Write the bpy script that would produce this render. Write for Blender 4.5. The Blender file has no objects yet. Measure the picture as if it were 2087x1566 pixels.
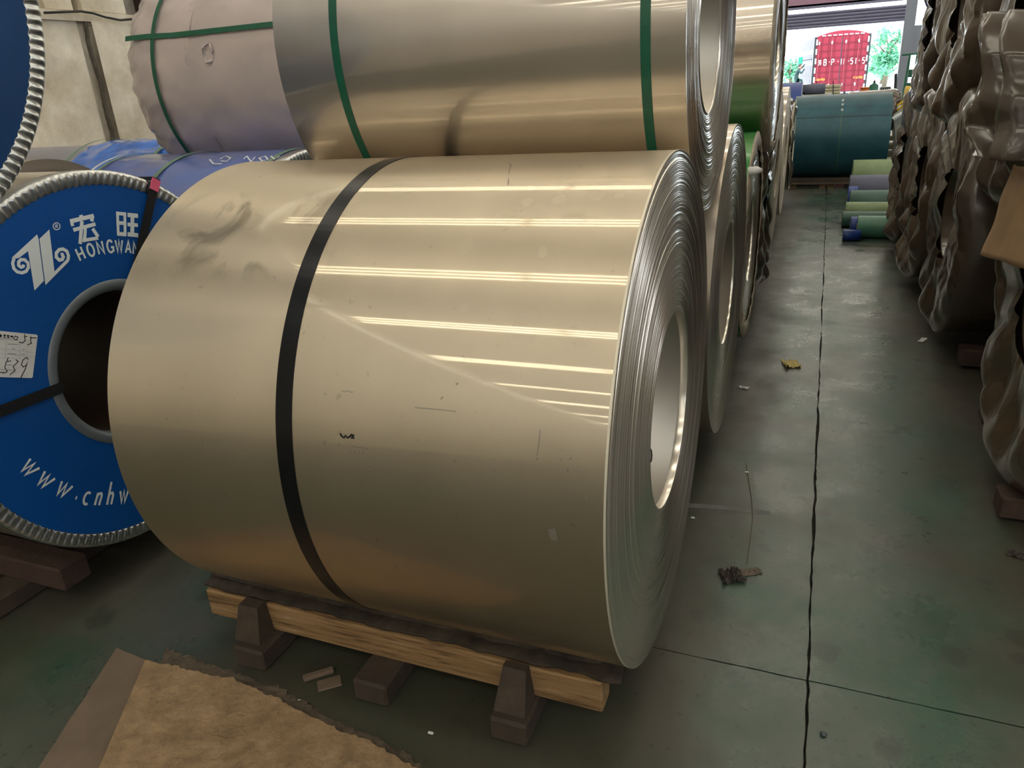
import bpy, math, random
import numpy as np
from mathutils import Matrix, Vector, noise
PI = math.pi
sc = bpy.context.scene
COL = sc.collection
rnd = random.Random(7)

# ------------------------------------------------------------------ camera, world, exposure
IW, IH, FPX = 2087.0, 1566.0, 1513.4
YAW, PITCH, ROLL, CH = .4012, .3831, -.0642, 1.6106
_f = np.array([-math.sin(YAW)*math.cos(PITCH), math.cos(YAW)*math.cos(PITCH), -math.sin(PITCH)])
_r = np.array([math.cos(YAW), math.sin(YAW), 0.]); _u = np.cross(_r, _f)
_r2 = _r*math.cos(ROLL)+_u*math.sin(ROLL); _u2 = -_r*math.sin(ROLL)+_u*math.cos(ROLL)
RC = np.array([_r2, -_u2, _f]); CC = np.array([0, 0, CH])
cd = bpy.data.cameras.new('camera'); cam = bpy.data.objects.new('camera', cd); COL.objects.link(cam)
cd.sensor_width = 36; cd.lens = FPX/IW*36; cd.clip_start = .02; cd.clip_end = 400
cam.matrix_world = Matrix(((_r2[0], _u2[0], -_f[0], 0), (_r2[1], _u2[1], -_f[1], 0), (_r2[2], _u2[2], -_f[2], CH), (0, 0, 0, 1)))
sc.camera = cam
world = bpy.data.worlds.new('sky'); sc.world = world; world.use_nodes = True
wb = world.node_tree.nodes['Background']; wb.inputs[0].default_value = (.86, .95, 1, 1); wb.inputs[1].default_value = 8.0
sc.view_settings.view_transform = 'Standard'; sc.view_settings.look = 'None'
sc.view_settings.gamma = 1; sc.view_settings.use_curve_mapping = False
sc.view_settings.exposure = 0.0
SKY_ROOF = 12.0          # strength of the daylight coming through the roof panes
sun = bpy.data.objects.new('sun', bpy.data.lights.new('sun', 'SUN')); COL.objects.link(sun)
sun.data.energy = 3; sun.data.angle = .05; sun.rotation_euler = (math.radians(38), 0, math.radians(200))

# ------------------------------------------------------------------ pixel -> point on a world plane (measuring aid)
def ray(px, py): return RC.T @ np.array([(px-IW/2)/FPX, (py-IH/2)/FPX, 1.])
def onz(px, py, z=0.): d = ray(px, py); return CC+d*((z-CC[2])/d[2])
def onx(px, py, x): d = ray(px, py); return CC+d*((x-CC[0])/d[0])
def ony(px, py, y): d = ray(px, py); return CC+d*((y-CC[1])/d[1])

# ------------------------------------------------------------------ materials
def mat(name, col, rough=.6, metal=0., bump=0., bscale=20., var=0., vscale=4., spec=.5, **kw):
    m = bpy.data.materials.new(name); m.use_nodes = True; nt = m.node_tree; N = nt.nodes; L = nt.links
    b = N['Principled BSDF']; b.inputs['Base Color'].default_value = (*col, 1); b.inputs['Roughness'].default_value = rough
    b.inputs['Metallic'].default_value = metal; b.inputs['Specular IOR Level'].default_value = spec
    tc = N.new('ShaderNodeTexCoord')
    if bump:
        n = N.new('ShaderNodeTexNoise'); n.inputs['Scale'].default_value = bscale; n.inputs['Detail'].default_value = 5
        L.new(tc.outputs['Object'], n.inputs['Vector']); bp = N.new('ShaderNodeBump'); bp.inputs['Strength'].default_value = bump
        bp.inputs['Distance'].default_value = .02; L.new(n.outputs[0], bp.inputs['Height']); L.new(bp.outputs[0], b.inputs['Normal'])
    if var:
        n = N.new('ShaderNodeTexNoise'); n.inputs['Scale'].default_value = vscale; n.inputs['Detail'].default_value = 6
        n.inputs['Roughness'].default_value = .65
        L.new(tc.outputs['Object'], n.inputs['Vector']); cr = N.new('ShaderNodeValToRGB')
        cr.color_ramp.elements[0].position = .3; cr.color_ramp.elements[1].position = .7
        c2 = kw.get('col2', tuple(c*(1-var) for c in col)); cr.color_ramp.elements[0].color = (*c2, 1)
        cr.color_ramp.elements[1].color = (*[min(1, c*(1+var*.4)) for c in col], 1)
        L.new(n.outputs[0], cr.inputs[0]); L.new(cr.outputs[0], b.inputs['Base Color'])
    return m

def nodes(m): return m.node_tree.nodes, m.node_tree.links, m.node_tree.nodes['Principled BSDF']

def steel(name, col, r1=.30, r2=.10, mix=.28, aniso=.7, marks=0, wavy=.0):
    """cold rolled sheet: a broad lobe stretched along the coil axis with a sharper one on top"""
    m = bpy.data.materials.new(name); m.use_nodes = True; nt = m.node_tree; N = nt.nodes; L = nt.links
    b = N['Principled BSDF']; out = N['Material Output']
    b2 = N.new('ShaderNodeBsdfPrincipled'); mx = N.new('ShaderNodeMixShader'); mx.inputs[0].default_value = mix
    tg = N.new('ShaderNodeTangent'); tg.direction_type = 'RADIAL'; tg.axis = 'X'
    tc = N.new('ShaderNodeTexCoord')
    for s, rr in ((b, r1), (b2, r2)):
        s.inputs['Metallic'].default_value = 1; s.inputs['Roughness'].default_value = rr
        s.inputs['Anisotropic'].default_value = aniso; s.inputs['Anisotropic Rotation'].default_value = .25
        L.new(tg.outputs[0], s.inputs['Tangent'])
    n = N.new('ShaderNodeTexNoise'); n.inputs['Scale'].default_value = 3; n.inputs['Detail'].default_value = 6
    mp = N.new('ShaderNodeMapping'); mp.inputs['Scale'].default_value = (1.2, .5, .5)
    L.new(tc.outputs['Object'], mp.inputs[0]); L.new(mp.outputs[0], n.inputs['Vector'])
    cr = N.new('ShaderNodeValToRGB'); cr.color_ramp.elements[0].position = .35; cr.color_ramp.elements[1].position = .65
    cr.color_ramp.elements[0].color = (*[c*.93 for c in col], 1); cr.color_ramp.elements[1].color = (*[min(1, c*1.03) for c in col], 1)
    L.new(n.outputs[0], cr.inputs[0]); csock = cr.outputs[0]
    if marks:
        # UV: u = angle round the coil (0..1), v = distance along the axis (m)
        uv = N.new('ShaderNodeUVMap'); uv.uv_map = 'wrap'
        sep = N.new('ShaderNodeSeparateXYZ'); L.new(uv.outputs[0], sep.inputs[0])
        def rng(sock, a, b_, c, d):       # soft window
            r = N.new('ShaderNodeMapRange'); r.inputs[1].default_value = a; r.inputs[2].default_value = b_
            L.new(sock, r.inputs[0]); r2_ = N.new('ShaderNodeMapRange'); r2_.inputs[1].default_value = d; r2_.inputs[2].default_value = c
            L.new(sock, r2_.inputs[0]); mu = N.new('ShaderNodeMath'); mu.operation = 'MULTIPLY'
            L.new(r.outputs[0], mu.inputs[0]); L.new(r2_.outputs[0], mu.inputs[1]); return mu.outputs[0]
        def mul(a, b_):
            mu = N.new('ShaderNodeMath'); mu.operation = 'MULTIPLY'; L.new(a, mu.inputs[0]); L.new(b_, mu.inputs[1]); return mu.outputs[0]
        def mixc(fac, base, c, k=1.):
            mu = N.new('ShaderNodeMath'); mu.operation = 'MULTIPLY'; mu.inputs[1].default_value = k; L.new(fac, mu.inputs[0])
            mc = N.new('ShaderNodeMix'); mc.data_type = 'RGBA'; L.new(mu.outputs[0], mc.inputs[0]); L.new(base, mc.inputs[6])
            mc.inputs[7].default_value = (*c, 1); return mc.outputs[2]
        sc_ = N.new('ShaderNodeVectorMath'); sc_.operation = 'MULTIPLY'; sc_.inputs[1].default_value = (4.1, 1, 1)
        L.new(uv.outputs[0], sc_.inputs[0])
        # dried water drops near the right shoulder
        wn = N.new('ShaderNodeTexNoise'); wn.inputs['Scale'].default_value = 22; L.new(sc_.outputs[0], wn.inputs['Vector'])
        ad = N.new('ShaderNodeMixRGB'); ad.inputs[0].default_value = .035; L.new(sc_.outputs[0], ad.inputs[1]); L.new(wn.outputs[1], ad.inputs[2])
        vo = N.new('ShaderNodeTexVoronoi'); vo.inputs['Scale'].default_value = 15; vo.inputs['Randomness'].default_value = 1
        L.new(ad.outputs[0], vo.inputs['Vector'])
        sz = N.new('ShaderNodeSeparateColor'); L.new(vo.outputs['Color'], sz.inputs[0])
        th = N.new('ShaderNodeMath'); th.operation = 'MULTIPLY'; th.inputs[1].default_value = .46; L.new(sz.outputs[0], th.inputs[0])
        lt = N.new('ShaderNodeMath'); lt.operation = 'SUBTRACT'; L.new(th.outputs[0], lt.inputs[0]); L.new(vo.outputs[0], lt.inputs[1])
        sh = N.new('ShaderNodeMapRange'); sh.inputs[1].default_value = 0; sh.inputs[2].default_value = .03; L.new(lt.outputs[0], sh.inputs[0])
        ms = mul(mul(sh.outputs[0], rng(sep.outputs[0], .33, .355, .435, .455)), rng(sep.outputs[1], (.86), .98, 1.19, 1.24))
        csock = mixc(ms, csock, (.82, .75, .60), .6)
        rough_add = ms
        # rubbed grey smudges left of the strap
        sn = N.new('ShaderNodeTexNoise'); sn.inputs['Scale'].default_value = 6.5; sn.inputs['Detail'].default_value = 7; sn.inputs['Distortion'].default_value = 1.5
        L.new(sc_.outputs[0], sn.inputs['Vector'])
        ss = N.new('ShaderNodeMapRange'); ss.inputs[1].default_value = .50; ss.inputs[2].default_value = .66; L.new(sn.outputs[0], ss.inputs[0])
        m2 = mul(mul(ss.outputs[0], rng(sep.outputs[0], .365, .38, .425, .44)), rng(sep.outputs[1], .02, .08, .42, .6))
        csock = mixc(m2, csock, tuple(c*.42 for c in col), .75)
        # faint general grime
        g = N.new('ShaderNodeTexNoise'); g.inputs['Scale'].default_value = 40; g.inputs['Detail'].default_value = 3; L.new(sc_.outputs[0], g.inputs['Vector'])
        gs = N.new('ShaderNodeMapRange'); gs.inputs[1].default_value = .68; gs.inputs[2].default_value = .74; L.new(g.outputs[0], gs.inputs[0])
        csock = mixc(gs.outputs[0], csock, tuple(c*.5 for c in col), .35)
        ra = N.new('ShaderNodeMath'); ra.operation = 'MULTIPLY_ADD'; ra.inputs[1].default_value = .22; ra.inputs[2].default_value = r1
        L.new(rough_add, ra.inputs[0]); L.new(ra.outputs[0], b.inputs['Roughness'])
    for s in (b, b2): L.new(csock, s.inputs['Base Color'])
    if wavy:
        w = N.new('ShaderNodeTexNoise'); w.inputs['Scale'].default_value = 1.0; w.inputs['Detail'].default_value = 1.5
        mp2 = N.new('ShaderNodeMapping'); mp2.inputs['Scale'].default_value = (1.6, 1.0, 1.0)
        L.new(tc.outputs['Object'], mp2.inputs[0]); L.new(mp2.outputs[0], w.inputs['Vector'])
        bp = N.new('ShaderNodeBump'); bp.inputs['Strength'].default_value = wavy; bp.inputs['Distance'].default_value = .02
        L.new(w.outputs[0], bp.inputs['Height'])
        for s in (b, b2): L.new(bp.outputs[0], s.inputs['Normal'])
    L.new(b.outputs[0], mx.inputs[1]); L.new(b2.outputs[0], mx.inputs[2]); L.new(mx.outputs[0], out.inputs[0])
    return m

def film(name, col, rough=.28, cs=6., bump=.5, spec=.5, coat=.3, col2=None, metal=0., fine=0.):
    """wrapping plastic: creased by ridged noise"""
    m = bpy.data.materials.new(name); m.use_nodes = True; N, L, b = nodes(m)
    b.inputs['Roughness'].default_value = rough; b.inputs['Specular IOR Level'].default_value = spec
    b.inputs['Coat Weight'].default_value = coat; b.inputs['Coat Roughness'].default_value = .15; b.inputs['Metallic'].default_value = metal
    tc = N.new('ShaderNodeTexCoord')
    n = N.new('ShaderNodeTexNoise'); n.noise_type = 'RIDGED_MULTIFRACTAL'; n.inputs['Scale'].default_value = cs; n.inputs['Detail'].default_value = 4
    n.inputs['Distortion'].default_value = .6
    L.new(tc.outputs['Object'], n.inputs['Vector'])
    bp = N.new('ShaderNodeBump'); bp.inputs['Strength'].default_value = bump; bp.inputs['Distance'].default_value = .015
    L.new(n.outputs[0], bp.inputs['Height']); L.new(bp.outputs[0], b.inputs['Normal'])
    n2 = N.new('ShaderNodeTexNoise'); n2.inputs['Scale'].default_value = 3; n2.inputs['Detail'].default_value = 5
    L.new(tc.outputs['Object'], n2.inputs['Vector'])
    cr = N.new('ShaderNodeValToRGB'); cr.color_ramp.elements[0].position = .3; cr.color_ramp.elements[1].position = .7
    cr.color_ramp.elements[0].color = (*(col2 or tuple(c*.8 for c in col)), 1); cr.color_ramp.elements[1].color = (*col, 1)
    L.new(n2.outputs[0], cr.inputs[0]); L.new(cr.outputs[0], b.inputs['Base Color'])
    return m

def emis(name, col, s):
    m = bpy.data.materials.new(name); m.use_nodes = True; nt = m.node_tree
    e = nt.nodes.new('ShaderNodeEmission'); e.inputs[0].default_value = (*col, 1); e.inputs[1].default_value = s
    nt.nodes.remove(nt.nodes['Principled BSDF']); nt.links.new(e.outputs[0], nt.nodes['Material Output'].inputs[0]); return m

M = {}
M['steel'] = steel('steel_sheet', (.64, .56, .435), r1=.48, r2=.05, mix=.14, aniso=.75, marks=1, wavy=.05)
M['steel2'] = steel('steel_sheet_plain', (.68, .61, .53), r1=.36, r2=.07, mix=.2, aniso=.7, wavy=.05)
M['steel_edge'] = steel('steel_edges', (.84, .79, .71), r1=.36, r2=.18, mix=.5, aniso=.3)
M['bore'] = steel('bore_steel', (.62, .57, .49), r1=.5, r2=.4, mix=.1, aniso=.0)
M['galv'] = mat('galvanised_ring', (.62, .64, .64), .32, 1., var=.15, vscale=30)
M['galv_lip'] = mat('grey_painted_ring', (.17, .20, .23), .45, .3, var=.15, vscale=12)
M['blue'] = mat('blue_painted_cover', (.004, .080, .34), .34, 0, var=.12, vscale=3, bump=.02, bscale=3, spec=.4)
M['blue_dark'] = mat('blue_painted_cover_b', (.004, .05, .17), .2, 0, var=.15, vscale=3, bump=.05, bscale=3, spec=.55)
M['white'] = mat('white_print', (.72, .78, .80), .45)
M['black'] = mat('black_strap', (.012, .013, .016), .28, .6, var=.2, vscale=20, spec=.6)
M['black_matte'] = mat('black_band', (.010, .011, .014), .45)
M['green'] = mat('green_strap', (.006, .10, .055), .35, var=.15, vscale=20)
M['green_pale'] = mat('pale_green_strap', (.16, .27, .20), .4, var=.15, vscale=20)
M['pink'] = mat('pink_tag', (.85, .13, .25), .5)
M['paper'] = mat('white_label_paper', (.72, .73, .74), .5, var=.06)
M['ink'] = mat('black_ink', (.01, .01, .012), .7, spec=.2)
M['greyprint'] = mat('grey_print', (.30, .31, .33), .6)
M['bfilm'] = film('blue_wrapping_film', (.06, .22, .85), .22, 7., 1., coat=1., col2=(.05, .16, .55))
M['bfilm2'] = film('dusty_blue_film', (.17, .20, .42), .25, 2.2, .6, coat=.9, col2=(.06, .16, .62))
M['wrap_grey'] = film('mauve_grey_woven_wrap', (.56, .48, .47), .24, 3.0, .6, coat=.9, col2=(.44, .38, .37))
M['brown'] = film('brown_wrapping_film', (.100, .068, .044), .24, 5., .12, coat=.55, col2=(.07, .050, .035))
M['brown2'] = film('dark_brown_wrapping_film', (.078, .055, .038), .24, 5., .12, coat=.55, col2=(.055, .041, .032))
M['brown_body'] = film('brown_body_wrap', (.13, .095, .068), .35, 2.5, .15, coat=.3)
M['kraft'] = mat('kraft_paper', (.36, .22, .11), .75, var=.2, vscale=6, bump=.2, bscale=10)
M['gfilm'] = film('green_film', (.035, .25, .045), .25, 7., .5, coat=.5, col2=(.02, .16, .04))
M['torn'] = mat('torn_pale_film', (.46, .40, .31), .5, var=.3, vscale=20, bump=.3, bscale=40)
M['teal'] = mat('teal_coil_sheet', (.018, .085, .115), .38, .2, var=.35, vscale=4, bump=.03, bscale=6)
M['wood'] = mat('pale_pine', (.40, .235, .10), .7)
M['wood_dark'] = mat('dark_old_timber', (.060, .043, .030), .8, var=.4, vscale=12, bump=.3, bscale=30)
M['wood_red'] = mat('reddish_timber', (.055, .030, .021), .8, var=.35, vscale=12, bump=.3, bscale=30)
M['rubber'] = mat('torn_dark_packing', (.050, .037, .026), .85, var=.75, vscale=9, bump=.6, bscale=25)
M['plaster'] = mat('old_limewash_plaster', (.74, .69, .58), .9, var=.10, vscale=2.6, bump=.9, bscale=4, col2=(.46, .39, .28))
M['plaster_crack'] = mat('dirty_crack', (.10, .085, .065), .95, var=.5, vscale=20)
M['grey_wall'] = mat('grey_inner_wall', (.42, .40, .34), .9, var=.2, vscale=2)
M['roof'] = mat('roof_sheet', (.58, .51, .39), .8, var=.2, vscale=1)
M['skylight'] = emis('skylight_daylight', (1, .95, .82), SKY_ROOF)
M['door_steel'] = mat('door_frame_steel', (.30, .33, .40), .5, .3)
M['shutter'] = mat('shutter_slats', (.25, .25, .38), .5, .3)
M['glass'] = mat('window_glass', (.9, .95, 1), .05)
N_, L_, b_ = nodes(M['glass']); b_.inputs['Transmission Weight'].default_value = 1; b_.inputs['IOR'].default_value = 1.01
M['cable'] = mat('black_cable', (.012, .011, .010), .5)
M['red'] = mat('red_truck_paint', (.27, .020, .042), .45, var=.12, vscale=2)
M['red_dark'] = mat('red_truck_shadowed_rib', (.17, .010, .025), .5)  # darker copy of the truck red, with rib shade put into the colour
M['truck_side'] = mat('pale_truck_side', (.22, .19, .25), .5, var=.2, vscale=3)
M['chassis'] = mat('truck_chassis_black', (.02, .025, .03), .6)
M['orange'] = mat('orange_plastic', (.75, .20, .04), .5)
M['yellow'] = mat('yellow_paint', (.62, .42, .05), .5)
M['mgrey'] = mat('machine_grey_paint', (.33, .35, .32), .5, var=.15)
M['mgreen'] = mat('machine_green_paint', (.03, .16, .10), .5, var=.3, vscale=6)
M['cream'] = mat('cream_boards', (.62, .57, .42), .7, var=.12)
M['leaf'] = mat('tree_leaves', (.10, .36, .20), .6, var=.3, vscale=1.5)
M['bark'] = mat('tree_bark', (.12, .10, .07), .9)
M['ground'] = mat('yard_concrete', (.55, .55, .52), .9, var=.15)
M['roll_green'] = mat('pale_green_roll', (.20, .28, .14), .5, var=.25, vscale=5)
M['roll_mint'] = mat('mint_green_roll', (.09, .24, .17), .35, var=.2, vscale=4)
M['roll_dgreen'] = mat('dark_green_roll', (.04, .11, .085), .45, var=.25, vscale=5)
M['roll_grey'] = mat('slate_grey_roll', (.10, .11, .17), .5, var=.15, vscale=5)
M['roll_blue'] = mat('royal_blue_roll', (.015, .05, .26), .4, var=.15, vscale=5)
M['core'] = mat('cardboard_core', (.30, .22, .13), .8)
M['skin'] = mat('skin', (.40, .23, .16), .6)
M['shirt'] = mat('dark_green_shirt', (.015, .05, .05), .8)
M['trousers'] = mat('dark_trousers', (.012, .016, .03), .8)
M['pinkshirt'] = mat('pink_shirt', (.65, .22, .22), .8)
M['hair'] = mat('black_hair', (.01, .01, .012), .6)
M['lav'] = steel('lavender_steel', (.45, .46, .56), r1=.4, r2=.25, mix=.2)
M['taupe'] = mat('taupe_wrap', (.30, .25, .20), .5, var=.15)
M['foil'] = mat('white_plastic_sheet', (.55, .56, .68), .4)

# pine with grain and saw marks
N, L, b = nodes(M['wood']); tc = N.new('ShaderNodeTexCoord'); mp = N.new('ShaderNodeMapping'); mp.inputs['Scale'].default_value = (2.0, 22, 34)
L.new(tc.outputs['Object'], mp.inputs[0]); n = N.new('ShaderNodeTexNoise'); n.inputs['Scale'].default_value = 2.2; n.inputs['Detail'].default_value = 7; n.inputs['Roughness'].default_value = .7
L.new(mp.outputs[0], n.inputs['Vector']); cr = N.new('ShaderNodeValToRGB'); L.new(n.outputs[0], cr.inputs[0])
for p, c in ((0, (.05, .03, .015)), (.36, (.10, .055, .022)), (.46, (.24, .14, .06)), (.62, (.33, .205, .095)), (1, (.40, .27, .14))):
    e = cr.color_ramp.elements.new(p); e.color = (*c, 1)
L.new(cr.outputs[0], b.inputs['Base Color']); bp = N.new('ShaderNodeBump'); bp.inputs['Strength'].default_value = .5; bp.inputs['Distance'].default_value = .01
L.new(n.outputs[0], bp.inputs['Height']); L.new(bp.outputs[0], b.inputs['Normal'])

# floor: worn green paint on ground concrete
M['floor'] = bpy.data.materials.new('worn_green_floor'); M['floor'].use_nodes = True
N, L, b = nodes(M['floor']); tc = N.new('ShaderNodeNewGeometry')
def fno(scale, det=6, rg=.6, dist=0., mapping=None):
    n = N.new('ShaderNodeTexNoise'); n.inputs['Scale'].default_value = scale; n.inputs['Detail'].default_value = det; n.inputs['Roughness'].default_value = rg
    n.inputs['Distortion'].default_value = dist
    if mapping:
        mp = N.new('ShaderNodeMapping'); mp.inputs['Scale'].default_value = mapping; L.new(tc.outputs['Position'], mp.inputs[0]); L.new(mp.outputs[0], n.inputs['Vector'])
    else: L.new(tc.outputs['Position'], n.inputs['Vector'])
    return n.outputs[0]
def frange(s, a, b_, c=0., d=1.):
    r = N.new('ShaderNodeMapRange'); r.inputs[1].default_value = a; r.inputs[2].default_value = b_; r.inputs[3].default_value = c; r.inputs[4].default_value = d; L.new(s, r.inputs[0]); return r.outputs[0]
def fmix(f, a, c):
    mc = N.new('ShaderNodeMix'); mc.data_type = 'RGBA'; L.new(f, mc.inputs[0])
    if isinstance(a, tuple): mc.inputs[6].default_value = (*a, 1)
    else: L.new(a, mc.inputs[6])
    if isinstance(c, tuple): mc.inputs[7].default_value = (*c, 1)
    else: L.new(c, mc.inputs[7])
    return mc.outputs[2]
def fmath(op, a, b_):
    mu = N.new('ShaderNodeMath'); mu.operation = op
    for i, q in enumerate((a, b_)):
        if isinstance(q, (int, float)): mu.inputs[i].default_value = q
        else: L.new(q, mu.inputs[i])
    return mu.outputs[0]
sepf = N.new('ShaderNodeSeparateXYZ'); L.new(tc.outputs['Position'], sepf.inputs[0])
FG, FC, FB = (.030, .080, .052), (.072, .077, .064), (.054, .041, .029)
c = fmix(frange(fno(1.1, 5, .6, .4), .40, .62), FG, FC)
c = fmix(frange(fno(9, 8, .7), .45, .75, 0, .5), c, (.105, .107, .095))
# trodden brown dust close to the coils and under the right row
dn = fno(2.2, 5, .6)
dl = fmath('ADD', sepf.outputs[0], fmath('MULTIPLY', fmath('SUBTRACT', dn, .5), .55))
inl = fmath('MULTIPLY', frange(dl, -.10, -.28), frange(dl, -1.75, -1.55))
inr = frange(dl, .42, .72)
lowl = frange(dl, -2.05, -2.3)
c = fmix(fmath('MULTIPLY', inl, .72), c, FB); c = fmix(fmath('MULTIPLY', inr, .8), c, FB); c = fmix(fmath('MULTIPLY', lowl, .6), c, FB)
# dark oily spots
vo = N.new('ShaderNodeTexVoronoi'); vo.inputs['Scale'].default_value = 6; 
wv = N.new('ShaderNodeMixRGB'); wv.inputs[0].default_value = .06; L.new(tc.outputs['Position'], wv.inputs[1]); nn = N.new('ShaderNodeTexNoise'); nn.inputs['Scale'].default_value = 14; L.new(tc.outputs['Position'], nn.inputs['Vector']); L.new(nn.outputs[1], wv.inputs[2])
L.new(wv.outputs[0], vo.inputs['Vector']); sz = N.new('ShaderNodeSeparateColor'); L.new(vo.outputs['Color'], sz.inputs[0])
sp = frange(fmath('SUBTRACT', fmath('MULTIPLY', sz.outputs[0], .30), vo.outputs[0]), 0, .05)
c = fmix(fmath('MULTIPLY', sp, .45), c, (.028, .029, .024))
vs = N.new('ShaderNodeTexVoronoi'); vs.inputs['Scale'].default_value = 26; L.new(wv.outputs[0], vs.inputs['Vector'])
sz2 = N.new('ShaderNodeSeparateColor'); L.new(vs.outputs['Color'], sz2.inputs[0])
sp2 = frange(fmath('SUBTRACT', fmath('MULTIPLY', sz2.outputs[1], .22), vs.outputs[0]), 0, .05)
c = fmix(fmath('MULTIPLY', sp2, .5), c, (.024, .024, .020))
L.new(c, b.inputs['Base Color'])
rr = frange(fno(3, 8, .7), .35, .65, .20, .42); rr = fmath('ADD', rr, fmath('MULTIPLY', fmath('ADD', fmath('ADD', inl, inr), lowl), .18))
L.new(rr, b.inputs['Roughness']); b.inputs['Specular IOR Level'].default_value = .6
bp = N.new('ShaderNodeBump'); bp.inputs['Strength'].default_value = .12; bp.inputs['Distance'].default_value = .01
L.new(fno(18, 8, .65), bp.inputs['Height']); L.new(bp.outputs[0], b.inputs['Normal'])
M['joint'] = mat('joint_dirt', (.018, .015, .011), .95, var=.3, vscale=30)
M['board'] = mat('brown_board', (.33, .225, .125), .8, var=.42, vscale=11, bump=.9, bscale=18, col2=(.19, .125, .068))
M['board_grey'] = mat('grey_brown_board', (.17, .125, .09), .85, var=.2, vscale=8)
M['torn_board'] = mat('torn_board_edge', (.11, .085, .06), .9, var=.5, vscale=14, bump=.8, bscale=25)
# plaster gets darker blotches
# ------------------------------------------------------------------ object helpers
def setp(o, label=None, cat=None, group=None, kind=None):
    if label: o['label'] = label
    if cat: o['category'] = cat
    if group: o['group'] = group
    if kind: o['kind'] = kind
    return o
def thing(name, label, cat, loc=(0, 0, 0), group=None):
    o = bpy.data.objects.new(name, None); o.empty_display_size = .1; COL.objects.link(o); o.location = loc
    return setp(o, label, cat, group)
def wloc(p):
    v = Vector((0, 0, 0))
    while p is not None: v += Vector(p.location); p = p.parent
    return v
def mk(name, verts, faces, m, parent=None, smooth=False, uv=None, origin=None):
    """verts in world space; the object's origin goes to its own centre"""
    V = np.array(verts, float)
    og = np.array(origin if origin is not None else (V.min(0)+V.max(0))/2)
    me = bpy.data.meshes.new(name); me.from_pydata((V-og).tolist(), [], faces); me.materials.append(m)
    if smooth: me.polygons.foreach_set('use_smooth', [True]*len(me.polygons))
    if uv is not None:
        u = me.uv_layers.new(name='wrap'); idx = np.zeros(len(me.loops), int); me.loops.foreach_get('vertex_index', idx)
        u.data.foreach_set('uv', np.array(uv)[idx].ravel())
    me.update()
    o = bpy.data.objects.new(name, me); COL.objects.link(o)
    if parent is not None: o.parent = parent; o.location = Vector(og)-wloc(parent)
    else: o.location = og
    return o
class MB:
    def __init__(s): s.v = []; s.f = []
    def add(s, v, f):
        k = len(s.v); s.v += [tuple(map(float, p)) for p in v]; s.f += [tuple(i+k for i in q) for q in f]; return s
    def box(s, lo, hi, jit=0.):
        x0, y0, z0 = lo; x1, y1, z1 = hi
        v = [(x0, y0, z0), (x1, y0, z0), (x1, y1, z0), (x0, y1, z0), (x0, y0, z1), (x1, y0, z1), (x1, y1, z1), (x0, y1, z1)]
        if jit: v = [tuple(c+rnd.uniform(-jit, jit) for c in p) for p in v]
        return s.add(v, [(0, 3, 2, 1), (4, 5, 6, 7), (0, 1, 5, 4), (1, 2, 6, 5), (2, 3, 7, 6), (3, 0, 4, 7)])
    def bevbox(s, lo, hi, b=.006):
        """box with chamfered edges"""
        import itertools
        lo = np.array(lo, float); hi = np.array(hi, float); c = (lo+hi)/2; h = (hi-lo)/2
        vs = {}; V = []
        for sx, sy, sz in itertools.product((-1, 1), repeat=3):
            for a in range(3):
                o = h-b; o[a] = h[a]; vs[(sx, sy, sz, a)] = len(V); V.append(c+np.array((sx, sy, sz))*o)
        F = []
        for a in range(3):
            b1, c1 = (a+1) % 3, (a+2) % 3
            for sg in (-1, 1):
                q = []
                for u, w in ((-1, -1), (1, -1), (1, 1), (-1, 1)):
                    k = [0, 0, 0]; k[a] = sg; k[b1] = u; k[c1] = w; q.append(vs[(*k, a)])
                F.append(tuple(q if sg > 0 else q[::-1]))
                for w in (-1, 1):
                    if True:
                        k1 = [0, 0, 0]; k1[a] = sg; k1[b1] = w
                        e = []
                        for t in (-1, 1):
                            k = list(k1); k[c1] = t; e.append((vs[(*k, a)], vs[(*k, b1)]))
                        F.append((e[0][0], e[0][1], e[1][1], e[1][0]))
        for sx, sy, sz in itertools.product((-1, 1), repeat=3):
            F.append(tuple(vs[(sx, sy, sz, a)] for a in range(3)))
        return s.add(V, F)
    def tube(s, pts, r, n=8, cap=True):
        pts = [Vector(p) for p in pts]; rs = r if isinstance(r, (list, tuple)) else [r]*len(pts)
        rings = []; up = Vector((0, 0, 1))
        for i, p in enumerate(pts):
            t = (pts[min(i+1, len(pts)-1)]-pts[max(i-1, 0)]).normalized()
            a = t.cross(up if abs(t.z) < .95 else Vector((1, 0, 0))).normalized(); bb = t.cross(a)
            rings.append([p+(a*math.cos(2*PI*k/n)+bb*math.sin(2*PI*k/n))*rs[i] for k in range(n)])
        v = [q for r_ in rings for q in r_]; f = []
        for i in range(len(pts)-1):
            for k in range(n):
                f.append((i*n+k, i*n+(k+1) % n, (i+1)*n+(k+1) % n, (i+1)*n+k))
        if cap: f.append(tuple(range(n))[::-1]); f.append(tuple((len(pts)-1)*n+k for k in range(n)))
        return s.add(v, f)
    def cyl(s, a, b, r, n=24): return s.tube([a, b], r, n)
    def ico(s, c, r, sc_=(1, 1, 1), n=2):
        import bmesh
        bm = bmesh.new(); bmesh.ops.create_icosphere(bm, subdivisions=n, radius=1)
        v = [(c[0]+q.co.x*r*sc_[0], c[1]+q.co.y*r*sc_[1], c[2]+q.co.z*r*sc_[2]) for q in bm.verts]
        f = [tuple(x.index for x in q.verts) for q in bm.faces]; bm.free(); return s.add(v, f)
    def build(s, name, m, parent=None, smooth=False, origin=None): return mk(name, s.v, s.f, m, parent, smooth, origin=origin)

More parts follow.
